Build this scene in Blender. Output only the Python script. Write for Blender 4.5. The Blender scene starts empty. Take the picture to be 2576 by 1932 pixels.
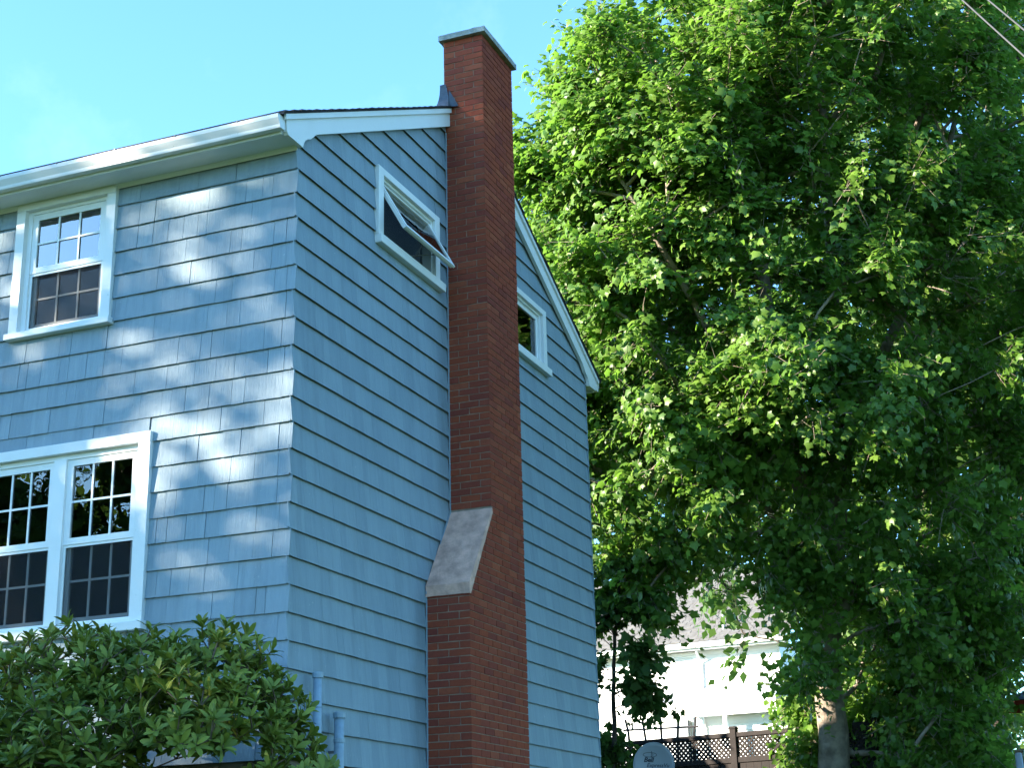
import bpy, bmesh, math, random
import numpy as np
from mathutils import Matrix, Vector

SC = bpy.context.scene
COL = SC.collection
rnd = random.Random(7)
rng = np.random.default_rng(11)
rad = math.radians

# ------------------------------------------------------------------ camera
CAM = np.array([5.9585, -10.2174, -0.9171])
AZ, EL, RO = rad(111.710), rad(18.012), rad(-1.435)
FPX, IW, IH = 3862.6, 2576.0, 1932.0          # focal length and picture size in photograph pixels
fw = np.array([math.cos(EL) * math.cos(AZ), math.cos(EL) * math.sin(AZ), math.sin(EL)])
r0 = np.array([math.sin(AZ), -math.cos(AZ), 0.0])
u0 = np.cross(r0, fw)
rt = r0 * math.cos(RO) + u0 * math.sin(RO)
up = np.cross(rt, fw)
cd = bpy.data.cameras.new('camera')
cd.sensor_width = 36.0
cd.sensor_fit = 'HORIZONTAL'
cd.lens = 36.0 * FPX / IW
cd.clip_start, cd.clip_end = 0.1, 4000.0
cam = bpy.data.objects.new('camera', cd)
COL.objects.link(cam)
cam.matrix_world = Matrix(((rt[0], up[0], -fw[0], CAM[0]), (rt[1], up[1], -fw[1], CAM[1]),
                           (rt[2], up[2], -fw[2], CAM[2]), (0, 0, 0, 1)))
SC.camera = cam

# ------------------------------------------------------------------ world, sun, exposure
SUN_A, SUN_EL = rad(38.0), rad(20.0)           # angle from -x towards -y, elevation
to_sun = Vector((-math.cos(SUN_A) * math.cos(SUN_EL), -math.sin(SUN_A) * math.cos(SUN_EL), math.sin(SUN_EL)))
world = bpy.data.worlds.new('World')
SC.world = world
world.use_nodes = True
wn, wl = world.node_tree.nodes, world.node_tree.links
wn.clear()
sky = wn.new('ShaderNodeTexSky')
sky.sky_type = 'NISHITA'
sky.sun_disc = False
sky.sun_elevation = SUN_EL
sky.sun_rotation = math.atan2(to_sun.x, to_sun.y)
sky.altitude = 0.0
sky.air_density = 1.0
sky.dust_density = 0.15
sky.ozone_density = 1.5
tint = wn.new('ShaderNodeMix'); tint.data_type = 'RGBA'; tint.blend_type = 'MULTIPLY'
tint.inputs[0].default_value = 1.0
tint.inputs[7].default_value = (0.66, 1.03, 1.27, 1)     # the camera's cool white balance
wl.new(sky.outputs[0], tint.inputs[6])
tc = wn.new('ShaderNodeTexCoord')
nz = wn.new('ShaderNodeTexNoise'); nz.inputs['Scale'].default_value = 5.0; nz.inputs['Detail'].default_value = 7.0
nz.inputs['Roughness'].default_value = 0.62
wl.new(tc.outputs['Generated'], nz.inputs['Vector'])
rmp = wn.new('ShaderNodeMapRange')
rmp.inputs['From Min'].default_value = 0.60; rmp.inputs['From Max'].default_value = 0.85
rmp.inputs['To Max'].default_value = 0.05
wl.new(nz.outputs[0], rmp.inputs[0])
cl = wn.new('ShaderNodeMix'); cl.data_type = 'RGBA'
cl.inputs[7].default_value = (9.0, 10.0, 10.5, 1)        # thin cloud wisps
wl.new(rmp.outputs[0], cl.inputs[0]); wl.new(tint.outputs[2], cl.inputs[6])
bg = wn.new('ShaderNodeBackground'); bg.inputs['Strength'].default_value = 0.105
wl.new(cl.outputs[2], bg.inputs['Color'])
wo = wn.new('ShaderNodeOutputWorld'); wl.new(bg.outputs[0], wo.inputs[0])

sl = bpy.data.lights.new('sun', 'SUN')
sl.energy = 5.0
sl.angle = rad(0.53)
sl.color = (1.0, 0.88, 0.70)
sun = bpy.data.objects.new('sun', sl)
COL.objects.link(sun)
sun.rotation_euler = to_sun.to_track_quat('Z', 'Y').to_euler()
sun.location = (-30, -15, 20)

vs = SC.view_settings
vs.view_transform = 'Standard'; vs.look = 'None'; vs.gamma = 1.0; vs.use_curve_mapping = False
vs.exposure = 2.36
SC.cycles.max_bounces = 6
SC.cycles.diffuse_bounces = 3
SC.cycles.glossy_bounces = 3
SC.cycles.transmission_bounces = 3
SC.cycles.transparent_max_bounces = 12
SC.cycles.caustics_reflective = False
SC.cycles.caustics_refractive = False
SC.cycles.use_denoising = True


def at(px, py, depth):
    """world point seen at photograph pixel (px, py) at that distance along the optical axis"""
    v = fw + rt * ((px - IW / 2) / FPX) - up * ((py - IH / 2) / FPX)
    return CAM + v * depth


def depth_of(P):
    return float((np.asarray(P) - CAM) @ fw)


def pix(P):
    d = np.asarray(P) - CAM
    z = d @ fw
    return IW / 2 + FPX * (d @ rt) / z, IH / 2 - FPX * (d @ up) / z, z


# ------------------------------------------------------------------ materials
class NT:
    def __init__(s, name):
        s.m = bpy.data.materials.new(name)
        s.m.use_nodes = True
        s.n, s.l = s.m.node_tree.nodes, s.m.node_tree.links
        s.p = s.n['Principled BSDF']
        s.out = s.n['Material Output']
        s.geo = s.n.new('ShaderNodeNewGeometry')

    def link(s, a, b): s.l.new(a, b)

    def noise(s, scale, detail=4.0, rough=0.55, vec=(1, 1, 1)):
        mp = s.n.new('ShaderNodeMapping'); mp.inputs['Scale'].default_value = vec
        s.link(s.geo.outputs['Position'], mp.inputs['Vector'])
        t = s.n.new('ShaderNodeTexNoise')
        t.inputs['Scale'].default_value = scale; t.inputs['Detail'].default_value = detail
        t.inputs['Roughness'].default_value = rough
        s.link(mp.outputs[0], t.inputs['Vector'])
        return t.outputs[0]

    def rand(s):
        """one random number for each piece, whether it is its own object or an island of a joined mesh"""
        oi = s.n.new('ShaderNodeObjectInfo')
        a = s.n.new('ShaderNodeMath'); a.operation = 'ADD'
        s.link(oi.outputs['Random'], a.inputs[0]); s.link(s.geo.outputs['Random Per Island'], a.inputs[1])
        f = s.n.new('ShaderNodeMath'); f.operation = 'FRACT'
        s.link(a.outputs[0], f.inputs[0])
        return f.outputs[0]

    def ramp(s, fac, stops):
        r = s.n.new('ShaderNodeValToRGB')
        e = r.color_ramp.elements
        while len(e) < len(stops): e.new(0.5)
        for i, (p, c) in enumerate(stops):
            e[i].position = p; e[i].color = (*c, 1)
        s.link(fac, r.inputs[0])
        return r.outputs[0]

    def mix(s, fac, a, b, mode='MIX'):
        m = s.n.new('ShaderNodeMix'); m.data_type = 'RGBA'; m.blend_type = mode
        for v, i in ((fac, 0), (a, 6), (b, 7)):
            if hasattr(v, 'links'): s.link(v, m.inputs[i])
            elif i == 0: m.inputs[i].default_value = v
            else: m.inputs[i].default_value = (*v, 1)
        return m.outputs[2]

    def mrange(s, v, a, b, c, d):
        m = s.n.new('ShaderNodeMapRange')
        for i, q in enumerate((a, b, c, d)): m.inputs[i + 1].default_value = q
        s.link(v, m.inputs[0])
        return m.outputs[0]

    def bump(s, h, dist, strength=1.0):
        b = s.n.new('ShaderNodeBump'); b.inputs['Distance'].default_value = dist; b.inputs['Strength'].default_value = strength
        s.link(h, b.inputs['Height']); s.link(b.outputs[0], s.p.inputs['Normal'])

    def color(s, c):
        if hasattr(c, 'links'): s.link(c, s.p.inputs['Base Color'])
        else: s.p.inputs['Base Color'].default_value = (*c, 1)

    def rough(s, r, spec=None):
        s.p.inputs['Roughness'].default_value = r
        if spec is not None: s.p.inputs['Specular IOR Level'].default_value = spec


def simple(name, c, rough=0.6, var=0.12, scale=8.0, bump=0.0, bscale=60.0, spec=0.4):
    t = NT(name)
    n = t.noise(scale, 5)
    lo = tuple(x * (1 - var) for x in c); hi = tuple(min(1, x * (1 + var)) for x in c)
    t.color(t.ramp(n, [(0.3, lo), (0.7, hi)]))
    t.rough(rough, spec)
    if bump: t.bump(t.noise(bscale, 4), bump)
    return t.m


def m_siding():
    t = NT('painted_shingle_blue')
    r = t.rand()
    base = t.ramp(r, [(0.0, (0.220, 0.294, 0.346)), (0.5, (0.246, 0.324, 0.376)), (1.0, (0.268, 0.348, 0.400))])
    streak = t.noise(1.0, 6, 0.65, (26, 26, 1.6))
    base = t.mix(t.mrange(streak, 0.35, 0.75, 0.0, 0.28), base, (0.115, 0.175, 0.225))
    blot = t.noise(1.3, 5, 0.6)
    base = t.mix(t.mrange(blot, 0.45, 0.75, 0.0, 0.30), base, (0.235, 0.325, 0.385))
    drip = t.noise(1.0, 5, 0.6, (9, 9, 0.45))
    base = t.mix(t.mrange(drip, 0.52, 0.74, 0.0, 0.30), base, (0.125, 0.165, 0.180))
    spot = t.noise(38, 2, 0.5)
    base = t.mix(t.mrange(spot, 0.73, 0.78, 0.0, 0.5), base, (0.55, 0.60, 0.62))
    t.color(base)
    t.rough(0.62, 0.35)
    g = t.noise(1.0, 7, 0.7, (70, 70, 5))
    t.bump(g, 0.010, 0.8)
    return t.m


def m_brick():
    t = NT('red_brick')
    r = t.rand()
    c = t.ramp(r, [(0.0, (0.215, 0.048, 0.034)), (0.18, (0.285, 0.061, 0.032)), (0.5, (0.325, 0.071, 0.034)),
                   (0.8, (0.260, 0.056, 0.036)), (1.0, (0.375, 0.094, 0.046))])
    n = t.noise(30, 6, 0.65)
    c = t.mix(t.mrange(n, 0.4, 0.8, 0, 0.55), c, (0.14, 0.034, 0.026))
    big = t.noise(0.9, 3)
    c = t.mix(t.mrange(big, 0.45, 0.7, 0, 0.4), c, (0.19, 0.048, 0.038))
    w = t.noise(9, 5, 0.7)
    c = t.mix(t.mrange(w, 0.66, 0.8, 0, 0.25), c, (0.40, 0.33, 0.30))
    t.color(c); t.rough(0.9, 0.10)
    t.bump(t.noise(140, 4, 0.7), 0.004)
    return t.m


def m_leaf(name, dark, light, trans, tfac=0.35, rough=0.5, spec=0.22):
    t = NT(name)
    r = t.rand()
    c = t.ramp(r, [(0.0, dark), (0.6, tuple((a + b) / 2 for a, b in zip(dark, light))), (1.0, light)])
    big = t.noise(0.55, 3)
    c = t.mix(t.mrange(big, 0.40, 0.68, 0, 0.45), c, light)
    t.color(c); t.rough(rough, spec)
    tr = t.n.new('ShaderNodeBsdfTranslucent')
    tr.inputs['Color'].default_value = (*trans, 1)
    mx = t.n.new('ShaderNodeMixShader'); mx.inputs[0].default_value = tfac
    t.link(t.p.outputs[0], mx.inputs[1]); t.link(tr.outputs[0], mx.inputs[2])
    t.link(mx.outputs[0], t.out.inputs['Surface'])
    return t.m


def m_glass(name, tintc=(0.9, 0.95, 0.95), wob=0.0, ior=2.05):
    t = NT(name)
    gl = t.n.new('ShaderNodeBsdfGlossy'); gl.inputs['Roughness'].default_value = 0.0
    tr = t.n.new('ShaderNodeBsdfTransparent'); tr.inputs['Color'].default_value = (*tintc, 1)
    fr = t.n.new('ShaderNodeFresnel'); fr.inputs['IOR'].default_value = ior
    if wob:
        b = t.n.new('ShaderNodeBump'); b.inputs['Distance'].default_value = wob
        t.link(t.noise(3.5, 2), b.inputs['Height'])
        t.link(b.outputs[0], gl.inputs['Normal'])
    mx = t.n.new('ShaderNodeMixShader')
    t.link(fr.outputs[0], mx.inputs[0]); t.link(tr.outputs[0], mx.inputs[1]); t.link(gl.outputs[0], mx.inputs[2])
    t.link(mx.outputs[0], t.out.inputs['Surface'])
    return t.m


def m_screen(name='insect_screen', c=(0.035, 0.038, 0.042), f=0.35):
    t = NT(name)
    df = t.n.new('ShaderNodeBsdfDiffuse'); df.inputs['Color'].default_value = (*c, 1)
    tr = t.n.new('ShaderNodeBsdfTransparent')
    mx = t.n.new('ShaderNodeMixShader'); mx.inputs[0].default_value = f
    t.link(tr.outputs[0], mx.inputs[1]); t.link(df.outputs[0], mx.inputs[2])
    t.link(mx.outputs[0], t.out.inputs['Surface'])
    return t.m


def m_white(name='white_paint', c=(0.74, 0.76, 0.76), dirt=0.25, rough=0.45):
    t = NT(name)
    n = t.noise(2.2, 6, 0.6, (1, 1, 0.6))
    b = t.mix(t.mrange(n, 0.5, 0.8, 0, dirt), c, (c[0] * 0.68, c[1] * 0.68, c[2] * 0.64))
    s = t.noise(45, 3)
    b = t.mix(t.mrange(s, 0.70, 0.76, 0, 0.5), b, (0.30, 0.29, 0.28))
    t.color(b); t.rough(rough, 0.4)
    t.bump(t.noise(1.0, 5, 0.6, (30, 30, 30)), 0.002)
    return t.m


M = {}
M['siding'] = m_siding()
M['butt'] = simple('butt_shadow_dark', (0.040, 0.040, 0.045), 0.9, 0.3, 30)  # near-black that paints in the shadow line under each course
M['brick'] = m_brick()
M['white'] = m_white()
M['vinyl'] = simple('white_vinyl', (0.78, 0.80, 0.80), 0.35, 0.03, 3)
M['alu'] = m_white('gutter_enamel', (0.72, 0.73, 0.73), 0.12, 0.28)
M['mortar'] = simple('mortar', (0.30, 0.215, 0.165), 0.95, 0.3, 14, 0.004)
M['cement'] = simple('cement_shoulder', (0.60, 0.355, 0.275), 0.95, 0.28, 9, 0.006, 70)
M['cap'] = simple('concrete_cap', (0.30, 0.31, 0.29), 0.95, 0.35, 10, 0.008, 50)
M['lead'] = simple('lead_flashing', (0.07, 0.08, 0.10), 0.5, 0.35, 14, 0.004, 30)
M['asphalt'] = simple('asphalt_shingle', (0.035, 0.036, 0.042), 0.95, 0.3, 20, 0.004, 120)
M['foundation'] = simple('foundation_concrete', (0.20, 0.17, 0.14), 0.95, 0.25, 5, 0.006)
M['sheath'] = simple('sheathing', (0.10, 0.13, 0.15), 0.9)
M['room'] = simple('room_plaster', (0.30, 0.25, 0.20), 0.9)
M['blind'] = simple('pale_blind', (0.82, 0.84, 0.84), 0.9, 0.04)  # blind made extra pale to stand in for sky reflected in the pane
M['curtain'] = simple('window_blind', (0.42, 0.38, 0.32), 0.9, 0.05)
M['glass'] = m_glass('window_glass', wob=0.0012)
M['coated'] = m_glass('coated_glass', wob=0.0012, ior=3.2)
M['screen'] = m_screen()
M['screen_grey'] = m_screen('grey_screen', (0.11, 0.12, 0.13), 0.6)
M['metal'] = simple('dull_metal', (0.14, 0.14, 0.14), 0.45, 0.1)
M['pipe'] = simple('painted_pipe', (0.27, 0.36, 0.43), 0.45, 0.12, 20)
M['bark'] = simple('maple_bark', (0.25, 0.205, 0.165), 0.9, 0.45, 6, 0.02, 14)
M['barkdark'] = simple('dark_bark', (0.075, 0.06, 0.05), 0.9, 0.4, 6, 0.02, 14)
M['twig'] = simple('brown_twig', (0.12, 0.085, 0.06), 0.85, 0.3, 20)
M['maple'] = m_leaf('maple_leaf', (0.030, 0.086, 0.014), (0.145, 0.245, 0.040), (0.23, 0.46, 0.055), 0.38, 0.42, 0.36)
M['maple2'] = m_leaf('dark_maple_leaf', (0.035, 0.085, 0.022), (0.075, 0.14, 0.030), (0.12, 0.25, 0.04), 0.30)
M['far'] = m_leaf('far_leaf', (0.05, 0.10, 0.022), (0.12, 0.18, 0.035), (0.2, 0.32, 0.05), 0.35)
M['rhodo'] = m_leaf('rhododendron_leaf', (0.052, 0.096, 0.015), (0.235, 0.275, 0.045), (0.18, 0.26, 0.03), 0.15, 0.45, 0.22)
M['fence'] = simple('fence_stain_in_shade', (0.016, 0.012, 0.012), 0.85, 0.3, 10, 0.004, 40)  # brown stain with the shade under the maple put into the colour
M['boards'] = simple('weathered_board', (0.26, 0.19, 0.12), 0.9, 0.3, 10, 0.004, 40)
M['iron'] = simple('dark_iron', (0.02, 0.018, 0.02), 0.6)
M['dish'] = simple('grey_dish_enamel', (0.30, 0.32, 0.34), 0.5, 0.05, 3)
M['ink'] = simple('logo_print', (0.03, 0.035, 0.05), 0.6, 0.0)
M['whitewall'] = m_white('neighbour_siding', (0.78, 0.78, 0.78), 0.08, 0.5)
M['greyroof'] = simple('grey_roof_shingle', (0.12, 0.118, 0.115), 0.95, 0.25, 5, 0.004, 60)
M['shadedwhite'] = simple('white_in_shade', (0.34, 0.38, 0.42), 0.7, 0.06)  # white band whose shade is put into the grey-blue colour
M['cable'] = simple('cable_grey', (0.06, 0.06, 0.06), 0.6)
M['cream'] = simple('cream_blind', (0.62, 0.58, 0.46), 0.8, 0.04)
M['greysteel'] = simple('galvanised_post', (0.30, 0.33, 0.36), 0.4, 0.1)
M['redcloth'] = simple('red_canvas', (0.30, 0.03, 0.03), 0.8, 0.1)


def m_grass():
    t = NT('lawn_grass')
    c = t.ramp(t.noise(0.8, 8, 0.7), [(0.3, (0.045, 0.075, 0.022)), (0.7, (0.085, 0.125, 0.035))])
    t.color(c); t.rough(0.95, 0.1)
    t.bump(t.noise(25, 5, 0.7), 0.03)
    return t.m


M['grass'] = m_grass()


# ------------------------------------------------------------------ mesh helpers
def world_of(o):
    return o.get('_base', None)


BASES = {}


def thing(name, label, cat, base=(0, 0, 0), group=None):
    o = bpy.data.objects.new(name, None)
    o.empty_display_size = 0.2
    COL.objects.link(o)
    o.location = base
    BASES[o.name] = Vector(base)
    o['label'] = label; o['category'] = cat
    if group: o['group'] = group
    return o


def attach(o, parent):
    if parent is None: return o
    o.parent = parent
    b = BASES.get(parent.name)
    o.matrix_parent_inverse = Matrix.Translation(-b) if b is not None else Matrix.Identity(4)
    return o


def link(name, me, parent=None, loc=None):
    o = bpy.data.objects.new(name, me)
    COL.objects.link(o)
    if loc is not None:
        o.location = loc
        BASES[o.name] = Vector(loc)
    attach(o, parent)
    return o


class MB:
    def __init__(s): s.v, s.f = [], []

    def poly(s, pts):
        i = len(s.v); s.v += [tuple(map(float, p)) for p in pts]
        s.f.append(tuple(range(i, i + len(pts))))

    def hexa(s, p):
        """8 corners: bottom ring 0-3, top ring 4-7"""
        i = len(s.v); s.v += [tuple(map(float, q)) for q in p]
        for f in ((3, 2, 1, 0), (4, 5, 6, 7), (0, 1, 5, 4), (1, 2, 6, 5), (2, 3, 7, 6), (3, 0, 4, 7)):
            s.f.append(tuple(i + k for k in f))

    def box(s, a, b):
        x0, y0, z0 = [min(a[k], b[k]) for k in range(3)]; x1, y1, z1 = [max(a[k], b[k]) for k in range(3)]
        s.hexa([(x0, y0, z0), (x1, y0, z0), (x1, y1, z0), (x0, y1, z0), (x0, y0, z1), (x1, y0, z1), (x1, y1, z1), (x0, y1, z1)])

    def prism(s, pts, off):
        """extrude polygon pts by the vector off"""
        n = len(pts); i = len(s.v); off = np.asarray(off, float)
        s.v += [tuple(map(float, p)) for p in pts] + [tuple(map(float, np.asarray(p) + off)) for p in pts]
        s.f.append(tuple(range(i, i + n))); s.f.append(tuple(range(i + 2 * n - 1, i + n - 1, -1)))
        for k in range(n):
            j = (k + 1) % n
            s.f.append((i + j, i + k, i + n + k, i + n + j))

    def tube(s, pts, radii, sides=8, cap=True):
        pts = [np.asarray(p, float) for p in pts]
        if not hasattr(radii, '__len__'): radii = [radii] * len(pts)
        i0 = len(s.v); ref = None
        for k, p in enumerate(pts):
            d = pts[min(k + 1, len(pts) - 1)] - pts[max(k - 1, 0)]
            d = d / (np.linalg.norm(d) + 1e-9)
            if ref is None:
                ref = np.array([1.0, 0, 0]) if abs(d[0]) < 0.8 else np.array([0, 1.0, 0])
            a = ref - d * (ref @ d); a /= np.linalg.norm(a) + 1e-9
            ref = a; b = np.cross(d, a)
            for q in range(sides):
                t = 2 * math.pi * q / sides
                s.v.append(tuple(p + radii[k] * (a * math.cos(t) + b * math.sin(t))))
        for k in range(len(pts) - 1):
            for q in range(sides):
                q2 = (q + 1) % sides
                s.f.append((i0 + k * sides + q, i0 + k * sides + q2, i0 + (k + 1) * sides + q2, i0 + (k + 1) * sides + q))
        if cap:
            s.f.append(tuple(i0 + q for q in reversed(range(sides))))
            s.f.append(tuple(i0 + (len(pts) - 1) * sides + q for q in range(sides)))

    def mesh(s, name, mat, smooth=False):
        me = bpy.data.meshes.new(name)
        me.from_pydata(s.v, [], s.f)
        me.materials.append(mat)
        if smooth: me.polygons.foreach_set('use_smooth', [True] * len(me.polygons))
        me.update()
        bm = bmesh.new(); bm.from_mesh(me)
        bmesh.ops.recalc_face_normals(bm, faces=bm.faces)
        bm.to_mesh(me); bm.free()
        return me

    def build(s, name, mat, parent=None, smooth=False, loc=None):
        return link(name, s.mesh(name, mat, smooth), parent, loc)


def bevel(o, w, seg=2):
    m = o.modifiers.new('bevel', 'BEVEL'); m.width = w; m.segments = seg; m.limit_method = 'ANGLE'
    return o


def np_mesh(name, V, F, mat, smooth=False):
    """mesh from a vertex array (n,3) and triangle array (m,3)"""
    me = bpy.data.meshes.new(name)
    V = np.ascontiguousarray(V, dtype=np.float32); F = np.ascontiguousarray(F, dtype=np.int32)
    me.vertices.add(len(V)); me.vertices.foreach_set('co', V.ravel())
    me.loops.add(F.size); me.loops.foreach_set('vertex_index', F.ravel())
    me.polygons.add(len(F)); me.polygons.foreach_set('loop_start', np.arange(0, F.size, F.shape[1], dtype=np.int32))
    me.polygons.foreach_set('loop_total', np.full(len(F), F.shape[1], dtype=np.int32))
    if smooth: me.polygons.foreach_set('use_smooth', np.ones(len(F), dtype=bool))
    me.materials.append(mat)
    me.update(calc_edges=True)
    return me


class Wall:
    """a vertical plane: u along it, z up, n outwards"""
    def __init__(s, o, ud, nd):
        s.o, s.ud, s.nd = np.array(o, float), np.array(ud, float), np.array(nd, float)

    def P(s, u, z, n=0.0):
        q = s.o + s.ud * u + s.nd * n
        return (q[0], q[1], s.o[2] + z)

    def box(s, mb, u0, u1, z0, z1, n0, n1):
        mb.hexa([s.P(u0, z0, n0), s.P(u1, z0, n0), s.P(u1, z0, n1), s.P(u0, z0, n1),
                 s.P(u0, z1, n0), s.P(u1, z1, n0), s.P(u1, z1, n1), s.P(u0, z1, n1)])

    def hit(s, px, py, n=0.0):
        """(u, z) of a photograph pixel on the plane at offset n"""
        v = fw + rt * ((px - IW / 2) / FPX) - up * ((py - IH / 2) / FPX)
        o = s.o + s.nd * n
        t = ((o - CAM) @ s.nd) / (v @ s.nd)
        q = CAM + v * t - s.o
        return float(q @ s.ud), float(q[2])

    def part(s, name, mat, parent, *boxes, bev=0.0):
        mb = MB()
        for b in boxes: s.box(mb, *b)
        o = mb.build(name, mat, parent)
        if bev: bevel(o, bev)
        return o


# ------------------------------------------------------------------ ground
def sstep(a, b, x):
    t = np.clip((x - a) / (b - a), 0, 1)
    return t * t * (3 - 2 * t)


def ground_z(x, y):
    z = -2.5 + 2.05 * sstep(-9.0, -1.0, y)
    z = z - 0.55 * sstep(8.0, 14.0, y)
    return z + 0.05 * np.sin(x * 0.35 + 1.3) * np.sin(y * 0.27)


gx = np.concatenate([[-1500, -600, -250, -120], np.linspace(-60, 60, 61), [120, 250, 600, 1500]])
gy = np.concatenate([[-1500, -600, -250, -120], np.linspace(-60, 60, 61), [120, 250, 600, 1500]])
GX, GY = np.meshgrid(gx, gy)
V = np.stack([GX.ravel(), GY.ravel(), ground_z(GX, GY).ravel()], 1)
n = len(gx)
I = (np.arange(n - 1)[:, None] * n + np.arange(n - 1)[None]).ravel()
gr = link('ground', np_mesh('ground', V, np.stack([I, I + 1, I + n + 1, I + n], 1), M['grass'], True))
gr['kind'] = 'structure'

# ------------------------------------------------------------------ blue house
FRONT = Wall((0, 0, 0), (1, 0, 0), (0, -1, 0))
GABLE = Wall((0, 0, 0), (0, 1, 0), (1, 0, 0))
LEN, WID, RID = -8.6, 7.28, 3.64
PITCH = 0.503
SOF = 5.045


def roof_z(y):                      # top of the rake board, both slopes
    return 5.182 + (0.334 + (y if y < RID else WID - y)) * PITCH


house = thing('shingled_house', 'blue shingled two-storey house with white trim and a tall brick chimney', 'house', (0, 0, -0.45))

E_ = 0.22
dk = [.007, .008, .007, .009, .015, .019, -.001, -.026, -.015, -.021, -.014, -.016, -.012, -.012, -.004, -.002, -.003, .001,
      .006, .014, .018, .021, 0.0]
rows = []                           # bottom edges of the courses, bottom to top
for k in range(22, -1, -1): rows.append(4.84 - k * E_ + dk[k])
for k in range(1, 13): rows.append(4.847 + k * E_ + rnd.uniform(-.006, .006))
row_top = rows[1:] + [rows[-1] + E_]

# openings (u0, u1, z0, z1) of the casing's outer edge
F_WIN = [(-2.885, -1.812, 3.76, 5.045), (-3.162, -1.318, 1.09, 2.712)]
G_WIN = [(1.455, 2.815, 4.73, 5.525), (4.465, 5.832, 4.73, 5.535)]


def sheath_panels(mb, wall, u0, u1, z0, ztop, wins, n0, n1):
    us = sorted({u0, u1, RID if wall is GABLE else u0} | {w[0] + .05 for w in wins} | {w[1] - .05 for w in wins})
    for a, b in zip(us, us[1:]):
        zs = [(z0, None)]
        for w in sorted(wins, key=lambda q: q[2]):
            if a >= w[0] + .04 and b <= w[1] - .04:
                zs = zs[:-1] + [(zs[-1][0], w[2] + .05), (w[3] - .05, None)]
        for c, d in zs:
            ta, tb = (ztop(a), ztop(b)) if d is None else (d, d)
            mb.hexa([wall.P(a, c, n0), wall.P(b, c, n0), wall.P(b, c, n1), wall.P(a, c, n1),
                     wall.P(a, ta, n0), wall.P(b, tb, n0), wall.P(b, tb, n1), wall.P(a, ta, n1)])


mb = MB(); sheath_panels(mb, FRONT, LEN, -.035, 0.0, lambda u: 5.10, [w for w in F_WIN], -.03, -.14)
front_wall = mb.build('front_wall', M['sheath'], house)
mb = MB(); sheath_panels(mb, GABLE, 0.14, WID - .14, 0.0, lambda u: roof_z(u) - .1, G_WIN, -.03, -.14)
gable_wall = mb.build('gable_wall', M['sheath'], house)
mb = MB(); mb.box((LEN, WID - .03, 0), (-.03, WID - .14, 5.1)); mb.box((LEN, .14, 0), (LEN + .1, WID - .14, 5.1))
mb.box((LEN + .1, .14, 0.0), (-.14, WID - .14, .05)); mb.box((LEN + .1, .14, 2.85), (-.14, WID - .14, 2.95))
mb.box((LEN + .1, 3.3, 0.05), (-.14, 3.4, 2.85)); mb.box((LEN + .1, 3.3, 2.95), (-.14, 3.4, 5.6))
mb.build('inner_walls', M['room'], house)
mb = MB(); mb.box((LEN + .03, .05, -.9), (-.05, WID - .05, 0.0))
mb.build('foundation', M['foundation'], house)

pieces = []                         # (size, wall, parent, 8 corners)


def shingle(wall, parent, u0, u1, z0, z1, zt0=None, zt1=None, cut=False):
    """a tapered shingle: butt thickness at z0, thin at the top"""
    full = 0.25
    gap = rnd.choice((.0004, .0006, .0012, .0022)) if wall is FRONT else rnd.choice((.0001, .0001, .0002, .0003, .0010))
    u0 += gap; u1 -= gap
    butt = rnd.uniform(-.0026, .0026) if wall is FRONT else rnd.uniform(-.0008, .0008)
    zl = z0 + rnd.uniform(-.0022, .0022); zr = z0 + rnd.uniform(-.0022, .0022)
    a, b = (z1, z1) if zt0 is None else (zt0, zt1)
    tap = .020 if wall is FRONT else .026
    def nn(z): return butt - tap * min(1.0, max(0.0, (z - z0) / full))
    back = -.0295
    c = [wall.P(u0, zl + .022, back), wall.P(u1, zr + .022, back), wall.P(u1, zr, butt), wall.P(u0, zl, butt),
         wall.P(u0, a, back), wall.P(u1, b, back), wall.P(u1, b, nn(b)), wall.P(u0, a, nn(a))]
    mid = wall.P((u0 + u1) / 2, (z0 + z1) / 2, 0)
    px, py, d = pix(mid)
    vis = (-40 < px < IW + 20 and -20 < py < IH + 20)
    if wall is GABLE and 2.45 < u0 < 4.5 and px > 1080: vis = False
    v = np.asarray(CAM) - np.asarray(mid); v /= np.linalg.norm(v)
    size = (u1 - u0) * (z1 - z0) * (v @ wall.nd) / d ** 2 if vis and not cut else 0
    pieces.append((size, wall, parent, c))


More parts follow.
